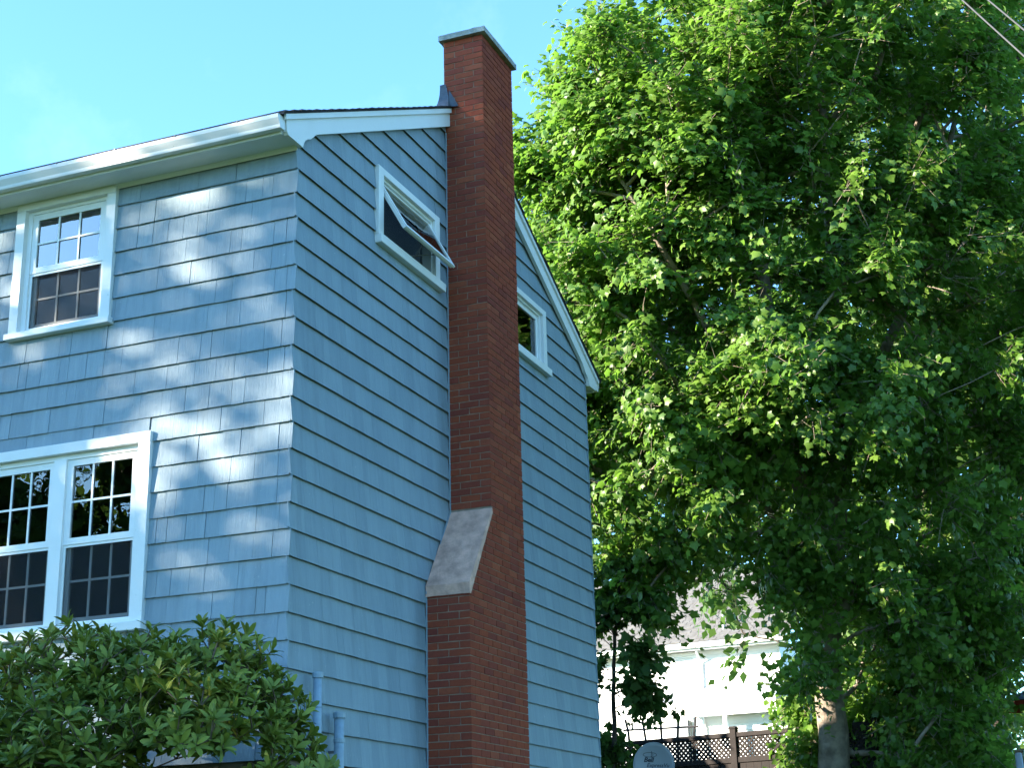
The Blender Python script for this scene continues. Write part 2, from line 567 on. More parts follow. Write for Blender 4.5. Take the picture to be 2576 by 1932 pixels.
def run_course(wall, parent, z0, z1, ua, ub, wins, wmin, wmax, clip=None):
    u = ua
    while u < ub - .002:
        w = rnd.uniform(wmin, wmax)
        if rnd.random() < .12: w *= 1.6
        nu = min(ub, u + w)
        if ub - nu < .07: nu = ub
        cuts = [u, nu]
        for wi in wins:             # break at casings
            for e in (wi[0] + .03, wi[1] - .03):
                if u < e < nu and z0 < wi[3] and z1 > wi[2]: cuts.append(e)
        cuts.sort()
        for a, b in zip(cuts, cuts[1:]):
            if b - a < .012: continue
            segs = [(z0, z1)]
            for wi in wins:
                if a >= wi[0] + .029 and b <= wi[1] - .029:
                    ns = []
                    for c, d in segs:
                        if d <= wi[2] or c >= wi[3]: ns.append((c, d)); continue
                        if c < wi[2] + .02: ns.append((c, wi[2] + .02))
                        if d > wi[3] - .02: ns.append((wi[3] - .02, d))
                    segs = ns
            for c, d in segs:
                if clip is None:
                    shingle(wall, parent, a, b, c, d)
                else:
                    lim = c + .026              # cut the piece where the roof slope comes down to its lower edge
                    if max(clip(a), clip(b)) <= lim + .004: continue
                    lo_, hi_ = a, b
                    if clip(a) < lim:
                        for _ in range(30):
                            m_ = (lo_ + hi_) / 2
                            if clip(m_) < lim: lo_ = m_
                            else: hi_ = m_
                        a = hi_
                    elif clip(b) < lim:
                        for _ in range(30):
                            m_ = (lo_ + hi_) / 2
                            if clip(m_) < lim: hi_ = m_
                            else: lo_ = m_
                        b = lo_
                    ta, tb = min(d, clip(a)), min(d, clip(b))
                    shingle(wall, parent, a, b, c, d, ta, tb, cut=(ta < d - .001 or tb < d - .001))
        u = nu


for k, (z0, zt) in enumerate(zip(rows, row_top)):
    lap = min(zt + .03, 5.06)
    if z0 < SOF - .02:
        run_course(FRONT, front_wall, z0, lap, -4.4, 0.0 if k % 2 else -.016, F_WIN, .085, .235)
    run_course(GABLE, gable_wall, z0, zt + .03, .016 if k % 2 else 0.0, WID, G_WIN, .09, .26, clip=lambda y: roof_z(y) - .10)
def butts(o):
    """lower edges are painted near-black to deepen the shadow under each course"""
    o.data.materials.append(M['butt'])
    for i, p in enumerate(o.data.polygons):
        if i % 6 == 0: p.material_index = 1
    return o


pieces.sort(key=lambda p: -p[0])
for size, wall, parent, c in pieces[:300]:
    mb = MB(); o = np.asarray(c[0]); mb.hexa([np.asarray(q) - o for q in c])
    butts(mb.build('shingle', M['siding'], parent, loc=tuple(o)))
for wall, parent in ((FRONT, front_wall), (GABLE, gable_wall)):
    mb = MB()
    for size, w, p, c in pieces[300:]:
        if w is wall: mb.hexa(c)
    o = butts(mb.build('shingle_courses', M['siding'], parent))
    o['kind'] = 'stuff'
# plain shingled end of the front wall beyond the frame, and the far walls
mb = MB()
for z0, zt in zip(rows, row_top):
    if z0 < SOF: mb.hexa([(LEN, .0295, z0), (-4.402, .0295, z0), (-4.402, 0, z0), (LEN, 0, z0),
                          (LEN, .0295, min(zt + .03, 5.06)), (-4.402, .0295, min(zt + .03, 5.06)), (-4.402, .021, min(zt + .03, 5.06)), (LEN, .021, min(zt + .03, 5.06))])
    if z0 < SOF: mb.hexa([(LEN, WID - .0295, z0), (-.002, WID - .0295, z0), (-.002, WID, z0), (LEN, WID, z0),
                          (LEN, WID - .0295, zt), (-.002, WID - .0295, zt), (-.002, WID - .021, zt), (LEN, WID - .021, zt)])
o = mb.build('rear_shingle_courses', M['siding'], house); o['kind'] = 'stuff'

# ---- roof: stepped asphalt courses
OV = 0.075                          # overhang past the gable wall
mb = MB()
for side in (0, 1):
    def RP(x, s, h):
        """s metres up the slope horizontally from the eave edge"""
        y = -.365 + s
        z = roof_z(-.365) + s * PITCH + h
        return (x, y if side == 0 else WID - y, z)
    S = RID + .365
    nst = 31
    st = S / nst
    mb.hexa([RP(LEN - .1, 0, -.005), RP(OV, 0, -.005), RP(OV, S, -.005), RP(LEN - .1, S, -.005),
             RP(LEN - .1, 0, .012), RP(OV, 0, .012), RP(OV, S, .012), RP(LEN - .1, S, .012)])
    for k in range(nst):
        a, b = k * st, min(S, (k + 1) * st + .03)
        xo = OV + .012 + rnd.uniform(-.006, .006)
        hh = .026 + rnd.uniform(-.003, .004)
        mb.hexa([RP(LEN - .11, a, .0125), RP(xo, a, .0125), RP(xo, b, .0128), RP(LEN - .11, b, .0128),
                 RP(LEN - .11, a, hh), RP(xo, a, hh), RP(xo, b, .0135), RP(LEN - .11, b, .0135)])
roof = mb.build('roof', M['asphalt'], house)
mb = MB(); mb.prism([(LEN, RID - .16, roof_z(RID) - .045), (LEN, RID, roof_z(RID) + .045), (LEN, RID + .16, roof_z(RID) - .045), (LEN, RID, roof_z(RID) - .0)], (-LEN + .06, 0, 0))
mb.build('ridge_cap', M['asphalt'], roof)

# ---- rake boards with curved tails
def rake(side):
    Y = (lambda y: y) if side == 0 else (lambda y: WID - y)
    rb = .212
    end = 3.055 if side == 0 else WID - 3.875
    pts = [(-.283, roof_z(-.283) - .012), (-.262, 5.058), (-.238, 5.032), (.005, 5.028), (.022, 5.075), (.045, 5.112), (.085, 5.142), (.14, 5.168)]
    pts += [(.235, roof_z(.235) - rb), (end, roof_z(end) - rb), (end, roof_z(end) - .012)]
    mb = MB(); mb.prism([(.006, Y(y), z) for y, z in pts], (.040, 0, 0))
    r = mb.build('rake_board', M['white'], house)
    mb = MB(); mb.prism([(.047, Y(-.325), roof_z(-.325) + .001), (.047, Y(-.31), roof_z(-.31) - .055), (.047, Y(end), roof_z(end) - .06), (.047, Y(end), roof_z(end) + .001)], (.022, 0, 0))
    mb.build('drip_moulding', M['white'], r)


rake(0); rake(1)
# ---- soffit, fascia, gutter
for ya, yb in ((-.265, .02), (WID - .02, WID + .265)):
    mb = MB(); mb.box((LEN, ya, 5.046), (.004, yb, 5.062)); mb.build('soffit', M['white'], house)
mb = MB(); mb.prism([(LEN, -.002, 5.0455), (LEN, -.03, 5.0455), (LEN, -.002, 5.012)], (-LEN - .002, 0, 0))
mb.build('bed_moulding', M['white'], house)
for ya, yb in ((-.283, -.266), (WID + .266, WID + .283)):
    mb = MB(); mb.box((LEN, ya, 5.03), (.004, yb, 5.17)); mb.build('fascia', M['white'], house)


def gutter(side):
    s = 1 if side == 0 else -1
    Y = (lambda y: y) if side == 0 else (lambda y: WID - y)
    prof = [(-.320, 5.165), (-.320, 5.055), (-.392, 5.050), (-.397, 5.062), (-.400, 5.078), (-.418, 5.105), (-.432, 5.128), (-.436, 5.155), (-.430, 5.163), (-.424, 5.163),
            (-.424, 5.156), (-.430, 5.152), (-.427, 5.130), (-.413, 5.108), (-.394, 5.080), (-.389, 5.058), (-.324, 5.060), (-.324, 5.165)]
    prof = [(y + .035, z) for y, z in prof]
    mb = MB(); mb.prism([(LEN, Y(y), z) for y, z in prof], (-LEN + .035, 0, 0))
    g = mb.build('gutter', M['alu'], house)
    mb = MB(); mb.prism([(.035, Y(y), z) for y, z in prof[:9]], (.002, 0, 0)); mb.build('end_cap', M['alu'], g)
    for i in range(14):
        mb = MB(); x = -.35 - i * .61
        mb.box((x - .006, Y(-.407), 5.158), (x + .006, Y(-.285), 5.172))
        mb.build('hanger', M['metal'], g)


gutter(0); gutter(1)

# ---- windows of the house
def bar_grid(W, u0, u1, z0, z1, nu, nzr, n, w=.018):
    bx = []
    for i in range(1, nu):
        u = u0 + (u1 - u0) * i / nu; bx.append((u - w / 2, u + w / 2, z0, z1, n - .004, n + .004))
    for i in range(1, nzr):
        z = z0 + (z1 - z0) * i / nzr; bx.append((u0, u1, z - w / 2, z + w / 2, n - .0032, n + .0032))
    return bx


def ring(u0, u1, z0, z1, w, n0, n1, wb=None, wt=None):
    wb = w if wb is None else wb; wt = w if wt is None else wt
    return [(u0, u0 + w, z0, z1, n0, n1), (u1 - w, u1, z0, z1, n0, n1), (u0 + w, u1 - w, z0, z0 + wb, n0, n1), (u0 + w, u1 - w, z1 - wt, z1, n0, n1)]


def part_mb(name, W, mat, parent, boxes, bev=0.0):
    return W.part(name, mat, parent, *boxes, bev=bev)


def hung_unit(W, win, u0, u1, z0, zm, z1, top_glass='glass'):
    """one double-hung unit inside jambs u0..u1: upper sash out, lower sash behind a screen"""
    fwid = .058
    up_s = part_mb('upper_sash', W, M['vinyl'], win, ring(u0, u1, zm - .03, z1, fwid, -.062, -.032, .055))
    part_mb('pane', W, M[top_glass], win, [(u0 + fwid - .004, u1 - fwid + .004, zm + .021, z1 - fwid + .004, -.052, -.048)])
    part_mb('grille', W, M['vinyl'], win, bar_grid(W, u0 + fwid, u1 - fwid, zm + .025, z1 - fwid, 3, 2, -.041))
    part_mb('lower_sash', W, M['vinyl'], win, ring(u0, u1, z0, zm + .024, fwid, -.098, -.066, .06, .05))
    part_mb('pane', W, M['glass'], win, [(u0 + fwid - .004, u1 - fwid + .004, z0 + .056, zm - .022, -.088, -.084)])
    part_mb('grille', W, M['vinyl'], win, bar_grid(W, u0 + fwid, u1 - fwid, z0 + .06, zm - .026, 3, 2, -.077))
    part_mb('insect_screen', W, M['screen'], win, [(u0 + .012, u1 - .012, z0 + .012, zm - .031, -.049, -.047)])
    part_mb('screen_frame', W, M['vinyl'], win, ring(u0 + .001, u1 - .001, z0 + .001, zm - .031, .022, -.056, -.040))
    for t in (.25, .75):
        u = u0 + (u1 - u0) * t
        part_mb('sash_lock', W, M['vinyl'], win, [(u - .028, u + .028, zm + .0245, zm + .036, -.078, -.066)])


# upper front window
w1 = part_mb('window', FRONT, M['white'], house, [(-2.885, -2.79, 3.795, 4.975, -.030, .030), (-1.907, -1.812, 3.795, 4.975, -.030, .030), (-2.885, -1.812, 4.9755, 5.0445, -.030, .033)], bev=.003)
w1['label'] = 'upper front double-hung window under the eave'
part_mb('sill', FRONT, M['white'], w1, [(-2.905, -1.792, 3.738, 3.7945, -.03, .062)], bev=.006)
part_mb('jamb', FRONT, M['vinyl'], w1, ring(-2.7895, -1.9075, 3.795, 4.975, .045, -.125, -.020, .03, .03))
hung_unit(FRONT, w1, -2.744, -1.953, 3.826, 4.40, 4.944, 'coated')
part_mb('roller_blind', FRONT, M['blind'], w1, [(-2.742, -1.955, 4.43, 4.94, -.110, -.1055)])
# lower front twin window
w2 = part_mb('window', FRONT, M['white'], house, [(-3.162, -3.045, 1.14, 2.622, -.030, .030), (-1.435, -1.318, 1.14, 2.622, -.030, .030), (-3.162, -1.318, 2.6225, 2.712, -.030, .033)], bev=.003)
w2['label'] = 'wide lower front window of two double-hung units above the bush'
part_mb('sill', FRONT, M['white'], w2, [(-3.185, -1.298, 1.062, 1.1395, -.03, .066)], bev=.008)
part_mb('jamb', FRONT, M['vinyl'], w2, ring(-3.0445, -1.4355, 1.14, 2.622, .032, -.125, -.020, .03, .045) + [(-2.302, -2.178, 1.1705, 2.5765, -.125, -.004)])
hung_unit(FRONT, w2, -2.1775, -1.468, 1.171, 1.872, 2.576)
hung_unit(FRONT, w2, -3.012, -2.3025, 1.171, 1.872, 2.576)
# gable windows
gw = []
for gi, (a, b, c, d) in enumerate(G_WIN):
    w = part_mb('window', GABLE, M['white'], house, [(a, a + .105, 4.822, d, -.030, .026), (b - .105, b, 4.822, d, -.030, .026), (a + .1055, b - .1055, d - .068, d, -.030, .0255)], bev=.003)
    part_mb('sill', GABLE, M['white'], w, [(a, b + .07, 4.735, 4.8215, -.03, .058)], bev=.006)
    part_mb('jamb', GABLE, M['vinyl'], w, ring(a + .1055, b - .1055, 4.822, d - .0685, .024, -.14, -.012))
    gw.append(w)
gw[0]['label'] = 'small gable window propped open on its top hinge'
gw[1]['label'] = 'small closed gable window behind the chimney'
# open awning sash
a, b, c, d = G_WIN[0]
S0, S1 = a + .13, b - .13
hz, hn = d - .10, -.058
ang = rad(28.5)
class Tilt(Wall):
    def P(s, u, z, n=0.0):          # z measured down the sash from the hinge
        dn = math.sin(ang) * z + math.cos(ang) * n; dz = -math.cos(ang) * z + math.sin(ang) * n
        return (hn + dn, u, hz + dz)
T_ = Tilt((0, 0, 0), (0, 1, 0), (1, 0, 0))
L_ = .605
part_mb('open_sash', T_, M['vinyl'], gw[0], ring(S0, S1, 0, L_, .045, -.004, .020) + ring(S0 + .012, S1 - .012, .012, L_ - .012, .034, -.024, -.0045))
part_mb('pane', T_, M['glass'], gw[0], [(S0 + .041, S1 - .041, .041, L_ - .041, .005, .009)])
part_mb('insect_screen', GABLE, M['screen_grey'], gw[0], [(a + .13, b - .13, 4.85, d - .095, -.118, -.116)])
part_mb('screen_frame', GABLE, M['metal'], gw[0], ring(a + .13, b - .13, 4.847, d - .093, .02, -.124, -.110))
mb = MB()
def tp(u, z): return T_.P(u, z, -.028)
mb.tube([(-.07, 2.13, 4.86), tp(2.32, L_ - .03)], .006, 6); mb.tube([(-.07, 2.32, 4.86), tp(2.05, L_ - .03)], .006, 6)
mb.tube([(-.08, 2.22, 4.852), (-.04, 2.22, 4.87)], .012, 6)
mb.build('crank_arm', M['metal'], gw[0])
# closed gable window
a, b, c, d = G_WIN[1]
part_mb('sash', GABLE, M['vinyl'], gw[1], ring(a + .13, b - .13, 4.847, d - .093, .055, -.075, -.04))
part_mb('pane', GABLE, M['glass'], gw[1], [(a + .182, b - .182, 4.899, d - .145, -.06, -.056)])
part_mb('curtain', GABLE, M['curtain'], gw[1], [(b - .30, b - .17, 4.87, d - .12, -.155, -.150)])

# ---- chimney
CY0, CY1, CYL, CX = 3.052, 3.882, 2.497, 0.430
Z_SH0, Z_SH1 = 1.645, 2.500         # bottom and top of the sloped shoulder
CTOP = 7.682
RH = .0678
def slope_y(z):                     # left face position at height z
    if z >= Z_SH1: return CY0
    if z <= Z_SH0 + .06: return CYL
    return CYL + (CY0 - CYL) * (z - Z_SH0 - .06) / (Z_SH1 - Z_SH0 - .06)


mb = MB(); g = .007
mb.box((-.02, CY0 + g, -.9), (CX - g, CY1 - g, CTOP + .0))
mb.prism([(-.02, CYL + g, -.9), (-.02, CYL + g, Z_SH0 + .05), (-.02, CY0 + g + .001, Z_SH1 - .01), (-.02, CY0 + g + .001, -.9)], (CX - g + .02 - .0007, 0, 0))
chim = mb.build('chimney', M['mortar'], house)
chim['label'] = 'tall red brick chimney with a sloped cement shoulder'

unit = []
for i in range(6):
    m_ = MB(); j = lambda: rnd.uniform(-.012, .012)
    m_.hexa([(0 + j(), 0 + j(), 0 + j() * 2), (1 + j(), 0 + j(), 0 + j() * 2), (1 + j(), 1, 0 + j() * 2), (0 + j(), 1, 0 + j() * 2),
             (0 + j(), 0 + j(), 1 + j() * 2), (1 + j(), 0 + j(), 1 + j() * 2), (1 + j(), 1, 1 + j() * 2), (0 + j(), 1, 1 + j() * 2)])
    unit.append(m_.mesh('brick', M['brick']))
mo = .0095
singles, joined = [], MB()
nrow = int((CTOP + .54) / RH)
for k in range(nrow):
    z1 = CTOP - k * RH - mo * .5; z0 = z1 - RH + mo
    zc = (z0 + z1) / 2
    yl = slope_y(zc)
    sl_ = Z_SH0 + .01 < zc < Z_SH1
    A = k % 2 == 0
    L1 = CX / 2
    # left face, running along x
    if not sl_:
        cuts = [(0, L1 / 2), (L1 / 2, L1 * 1.5), (L1 * 1.5, CX)] if A else [(0, L1), (L1, CX)]
        for x0, x1 in cuts:
            corner = x1 >= CX - 1e-6
            dy = (.2060 if A else .1005) if corner else .1005
            off = rnd.uniform(-.0016, .0016)
            bx = (x0 + (mo / 2 if x0 > 0 else -.012), yl + off, z0, x1 - (0 if corner else mo / 2), yl + dy, z1)
            if corner: bx = bx[:3] + (CX + rnd.uniform(-.0012, .0012),) + bx[4:]
            (singles if z1 > -.02 else joined.f and [] or singles).append(bx) if z1 > -.02 else joined.box(bx[:3], bx[3:])
    # outer face, running along y
    ys = yl if not sl_ else slope_y(z1) + .022
    L2 = .2112
    y = ys + ((L2 if A else L2 / 2) if not sl_ else (L2 * rnd.choice((.35, .6, .85))))
    if sl_:
        joined.box((CX - .1, ys, z0), (CX + rnd.uniform(-.001, .001), y - mo, z1))
    while y < CY1 - .012:
        ny = min(y + L2, CY1)
        if CY1 - ny < .05: ny = CY1
        last = ny >= CY1 - 1e-6
        joined.box((CX - .1, y + mo * .05, z0), (CX + rnd.uniform(-.0016, .0016), ny - (0 if last else mo), z1))
        y = ny
    # far side face
    for x0, x1 in ((0, L1), (L1, CX - .104)):
        joined.box((x0 + mo / 2, CY1 - .05, z0), (x1 - mo / 2, CY1 + rnd.uniform(-.001, .001), z1))
for i, (x0, y0, z0, x1, y1, z1) in enumerate(singles[:300]):
    o = bpy.data.objects.new('brick', unit[i % 6]); COL.objects.link(o)
    o.location = (x0, y0, z0); o.scale = (x1 - x0, y1 - y0, z1 - z0)
    attach(o, chim)
for x0, y0, z0, x1, y1, z1 in singles[300:]: joined.box((x0, y0, z0), (x1, y1, z1))
o = joined.build('brickwork', M['brick'], chim); o['kind'] = 'stuff'
# cement shoulder
mb = MB()
mb.prism([(-.004, CYL - .012, Z_SH0 - .045), (-.004, CYL - .014, Z_SH0 + .055), (-.004, CY0 + .004, Z_SH1 + .012), (-.004, CY0 + .02, Z_SH1 - .03), (-.004, CYL + .02, Z_SH0 - .045)], (CX + .010, 0, 0))
sh = mb.build('cement_shoulder', M['cement'], chim)
m_ = sh.modifiers.new('cuts', 'SUBSURF'); m_.subdivision_type = 'SIMPLE'; m_.levels = m_.render_levels = 4
tx = bpy.data.textures.new('shoulder_clouds', 'CLOUDS'); tx.noise_scale = .07
m_ = sh.modifiers.new('uneven', 'DISPLACE'); m_.texture = tx; m_.strength = .012; m_.texture_coords = 'GLOBAL'
# cap
mb = MB(); mb.box((-.055, CY0 - .055, CTOP + .001), (CX + .052, CY1 + .030, CTOP + .062))
cp = mb.build('chimney_cap', M['cap'], chim)
m_ = cp.modifiers.new('cuts', 'SUBSURF'); m_.subdivision_type = 'SIMPLE'; m_.levels = m_.render_levels = 5
m_ = cp.modifiers.new('uneven', 'DISPLACE'); m_.texture = tx; m_.strength = .010; m_.texture_coords = 'GLOBAL'
# lead flashing where the roof meets the chimney
zf = roof_z(CY0)
mb = MB()
for q in range(6):
    t0, t1 = q / 6, (q + 1) / 6
    def cv(t): return (CY0 - .13 * (1 - t) ** 2.2 - .006, zf + .02 - .065 * (1 - t) + .27 * t)
    (ya, za), (yb, zb) = cv(t0), cv(t1)
    w0, w1_ = .105 * (1 - t0 * .75), .105 * (1 - t1 * .75)
    mb.hexa([(-.06, ya, za), (w0 - .02, ya, za), (w0 - .02, ya - .004, za), (-.06, ya - .004, za),
             (-.06, yb, zb), (w1_ - .02, yb, zb), (w1_ - .02, yb - .004, zb), (-.06, yb - .004, zb)])
fl = mb.build('flashing', M['lead'], chim)
mb = MB(); mb.prism([(.045, CY0 - .008, zf + .215), (.150, CY0 - .010, zf + .005), (.145, CY0 - .035, zf - .015), (.055, CY0 - .045, zf - .005), (.03, CY0 - .02, zf + .02)], (0, -.004, 0))
mb.build('flashing_flap', M['lead'], fl)
# caulk line down the sides of the chimney
mb = MB(); mb.box((-.004, CY0 - .012, Z_SH1), (.007, CY0 + .004, 6.6)); mb.box((-.004, CYL - .012, 0.0), (.007, CYL + .004, Z_SH0))
mb.prism([(-.004, CYL - .03, Z_SH0 - .02), (-.004, CYL, Z_SH0 - .02), (-.004, CY0, Z_SH1), (-.004, CY0 - .03, Z_SH1)], (.010, 0, 0))
mb.build('caulk_bead', M['siding'], chim)

# ---- two capped oil pipes by the corner
def oil_pipe(label, y, ztop, r, n):
    t = thing('fuel_pipe', label, 'pipe', (n, y, float(ground_z(n, y))), 'capped pipes at the foot of the gable wall')
    mb = MB(); mb.tube([(n, y, float(ground_z(n, y)) - .1), (n, y, ztop - .02)], r, 14); mb.build('pipe', M['pipe'], t, True)
    mb = MB(); mb.tube([(n, y, ztop - .045), (n, y, ztop - .004), (n, y, ztop)], [r * 1.28, r * 1.28, r * 1.1], 14); mb.build('cap', M['pipe'], t, False)
    mb = MB(); mb.tube([(n, y, .16), (n, y, .19)], r * 1.12, 14); mb.build('coupling', M['pipe'], t)
    mb = MB(); mb.box((-.005, y - .02, .08), (n, y + .02, .10)); mb.build('bracket', M['metal'], t)


oil_pipe('taller capped blue pipe beside the house corner, half behind the bush', .345, .672, .034, .075)
oil_pipe('shorter capped blue pipe, the one nearer the chimney', .690, .395, .040, .08)


# ------------------------------------------------------------------ plants
# maple leaf: five pointed lobes (u across, v towards the tip, w out of the leaf)
ML_V = np.array([(0, 0, .02), (.34, -.08, -.07), (.36, .15, -.04), (.56, .42, -.14), (.30, .52, -.03), (0, .98, -.22), (-.30, .52, -.03), (-.56, .42, -.14), (-.36, .15, -.04), (-.34, -.08, -.07)])
ML_V[:, 1] -= .1
ML_F = np.array([(0, 1, 2), (0, 2, 4), (2, 3, 4), (0, 4, 6), (4, 5, 6), (0, 6, 8), (6, 7, 8), (0, 8, 9)])
# plain pointed leaf for trees farther off
PL_V = np.array([(0, -.1, 0), (.38, .30, -.06), (0, .95, -.12), (-.38, .30, -.06)])
PL_F = np.array([(0, 1, 2), (0, 2, 3)])
# rhododendron leaf: long, folded along the midrib
RL_V = np.array([(0, 0, 0), (0, .35, .03), (0, .72, .02), (0, 1, -.05), (.085, .20, .05), (.165, .52, .075), (.12, .82, .03), (-.085, .20, .05), (-.165, .52, .075), (-.12, .82, .03)])
RL_F = np.array([(0, 4, 1), (1, 4, 5), (1, 5, 2), (2, 5, 6), (2, 6, 3), (0, 1, 7), (1, 8, 7), (1, 2, 8), (2, 9, 8), (2, 3, 9)])


def unitv(a): return a / (np.linalg.norm(a, axis=-1, keepdims=True) + 1e-9)


def leaves(P, Nn, T, S, tv, tf):
    """instances of a leaf template: positions, normals, tip directions, sizes -> (V, F)"""
    Nn = unitv(Nn); T = unitv(T - Nn * (T * Nn).sum(1, keepdims=True)); B = np.cross(T, Nn)
    V = P[:, None] + S[:, None, None] * (tv[None, :, 0:1] * B[:, None] + tv[None, :, 1:2] * T[:, None] + tv[None, :, 2:3] * Nn[:, None])
    F = tf[None] + (np.arange(len(P)) * len(tv))[:, None, None]
    return V.reshape(-1, 3), F.reshape(-1, 3)


def frusta(A, B, ra, rb, sides=5):
    d = unitv(B - A)
    ref = np.where(np.abs(d[:, :1]) < .8, np.array([[1.0, 0, 0]]), np.array([[0, 1.0, 0]]))
    a = unitv(ref - d * (ref * d).sum(1, keepdims=True)); b = np.cross(d, a)
    t = np.arange(sides) * 2 * math.pi / sides
    ringv = a[:, None] * np.cos(t)[None, :, None] + b[:, None] * np.sin(t)[None, :, None]
    V = np.concatenate([A[:, None] + ringv * ra[:, None, None], B[:, None] + ringv * rb[:, None, None]], 1)
    q = np.arange(sides); q2 = (q + 1) % sides
    F = np.stack([q, q2, q2 + sides, q + sides], 1)
    F = F[None] + (np.arange(len(A)) * 2 * sides)[:, None, None]
    return V.reshape(-1, 3), F.reshape(-1, 4)


def sample_blobs(blobs, g):
    """points spread through balls (cx,cy,cz,r,n), denser towards the outside"""
    P, C = [], []
    for cx, cy, cz, r, nn in blobs:
        d = unitv(g.normal(size=(nn, 3)))
        k = g.random(nn) ** .26 * (1 + .08 * g.normal(size=nn))
        P.append(np.array([cx, cy, cz]) + d * (r * k)[:, None]); C.append(np.tile((cx, cy, cz), (nn, 1)))
    return np.concatenate(P), np.concatenate(C)


def tree(name, label, base, stems, blobs, leaf_n, leaf_s, clump_r, mat, bark, seed, tv=ML_V, tf=ML_F, tip_r=.006, group=None, keep=None, flat=.55):
    g = np.random.default_rng(seed)
    t = thing(name, label, 'tree', tuple(base), group)
    # stems: list of (points, r0, r1)
    mb = MB(); npos = []
    for pts, ra, rb in stems:
        pts = [np.asarray(p, float) for p in pts]
        fine = []
        for i in range(len(pts) - 1):
            p0 = pts[max(i - 1, 0)]; p1 = pts[i]; p2 = pts[i + 1]; p3 = pts[min(i + 2, len(pts) - 1)]
            for s in range(5):
                q = s / 5
                fine.append(.5 * ((2 * p1) + (-p0 + p2) * q + (2 * p0 - 5 * p1 + 4 * p2 - p3) * q * q + (-p0 + 3 * p1 - 3 * p2 + p3) * q ** 3))
        fine.append(pts[-1])
        fine = [p + g.normal(size=3) * .012 for p in fine]
        rr = [ra + (rb - ra) * (i / (len(fine) - 1)) ** .8 for i in range(len(fine))]
        mb.tube(fine, rr, 10); npos += fine[len(fine) // 6:]
    mb.build('trunk', bark, t, True)
    P, Cc = sample_blobs(blobs, g)
    if keep is not None:
        k = keep(P); P, Cc = P[k], Cc[k]
    nodes = np.array(npos); ns = len(nodes)
    d0 = np.min(np.linalg.norm(P[:, None] - nodes[None], axis=2), axis=1)
    order = np.argsort(d0); P, Cc = P[order], Cc[order]
    pos = [p for p in nodes]; par = [-1] * ns; cnt = [0] * ns
    arr = np.zeros((ns + len(P) * 5, 3)); arr[:ns] = nodes; m = ns
    for p in P:
        dv = p - arr[:m]
        cost = np.linalg.norm(dv, axis=1) + 1.3 * np.maximum(0, arr[:m, 2] - p[2] + .25)
        j = int(np.argmin(cost)); a = arr[j].copy()
        L = np.linalg.norm(p - a); steps = max(1, min(5, int(L / .35)))
        prev = j
        for s in range(1, steps + 1):
            q = s / steps
            x = a + (p - a) * q + np.array([0, 0, .18 * L * q * (1 - q)]) + g.normal(size=3) * .03 * L * (q < 1)
            arr[m] = x; par.append(prev); cnt.append(0); prev = m; m += 1
        i = prev
        while i >= ns: cnt[i] += 1; i = par[i]
    idx = np.arange(ns, m)
    pr = np.array(par[ns:m]); cn = np.array(cnt, float)
    rr = tip_r * np.maximum(cn, 1) ** .5
    ra = np.where(pr >= ns, rr[pr], rr[idx] * 1.15); ra = np.minimum(ra, rr[idx] * 1.6)
    Vb, Fb = frusta(arr[pr], arr[idx], ra, rr[idx])
    link('branches', np_mesh('branches', Vb, Fb, bark, True), t)['kind'] = 'stuff'
    # leaves
    # each clump is a bunch of twigs, and leaves hang in pairs along every twig
    ctr = np.mean([b[:3] for b in blobs], axis=0)
    per = 12
    nt = np.maximum(2, (leaf_n / per * g.uniform(.55, 1.45, len(P)))).astype(int)
    ct = np.repeat(np.arange(len(P)), nt)
    outc = unitv(P - ctr)[ct]
    td = unitv(outc * .65 + unitv(g.normal(size=(len(ct), 3))) + np.array([0, 0, .12]))
    tl_ = clump_r * g.uniform(.6, 1.35, len(ct))
    cr = P[ct] + g.normal(size=(len(ct), 3)) * clump_r * .16
    tn = unitv(np.array([0, 0, .62]) + outc * .50 + td * .25 + g.normal(size=(len(ct), 3)) * .42)
    rep = np.repeat(np.arange(len(ct)), per)
    q = np.tile((np.arange(per) // 2 + 1) / (per / 2), len(ct)) + g.normal(size=len(rep)) * .05
    side = np.tile(np.where(np.arange(per) % 2 == 0, 1.0, -1.0), len(ct))
    sd = unitv(np.cross(td, tn))[rep] * side[:, None]
    LP = cr[rep] + td[rep] * (tl_[rep] * q)[:, None] + sd * (leaf_s * g.uniform(.35, .9, len(rep)))[:, None]
    LP[:, 2] -= .30 * tl_[rep] * q ** 2 * flat
    LP += g.normal(size=LP.shape) * leaf_s * .28
    Nn = tn[rep] + g.normal(size=LP.shape) * .30
    T = sd * .75 + td[rep] * .55 + np.array([0, 0, -.62]) + g.normal(size=LP.shape) * .35
    S = leaf_s * (.45 + .8 * g.random(len(LP)) ** .8) * np.repeat(g.uniform(.8, 1.15, len(ct)), per)
    Vt, Ft = frusta(cr, cr + td * (tl_ * .9)[:, None] + np.array([0, 0, -.24]) * (tl_ * flat)[:, None], np.full(len(ct), tip_r * .6), np.full(len(ct), tip_r * .3), 3)
    link('twigs', np_mesh('twigs', Vt, Ft, bark), t)['kind'] = 'stuff'
    V_, F_ = leaves(LP, Nn, T, S, tv, tf)
    link('crown', np_mesh('crown', V_, F_, mat), t)
    return t, len(F_)


NTRI = 0


def blob(px, py, d, r, n): return (*at(px, py, d), r, n)


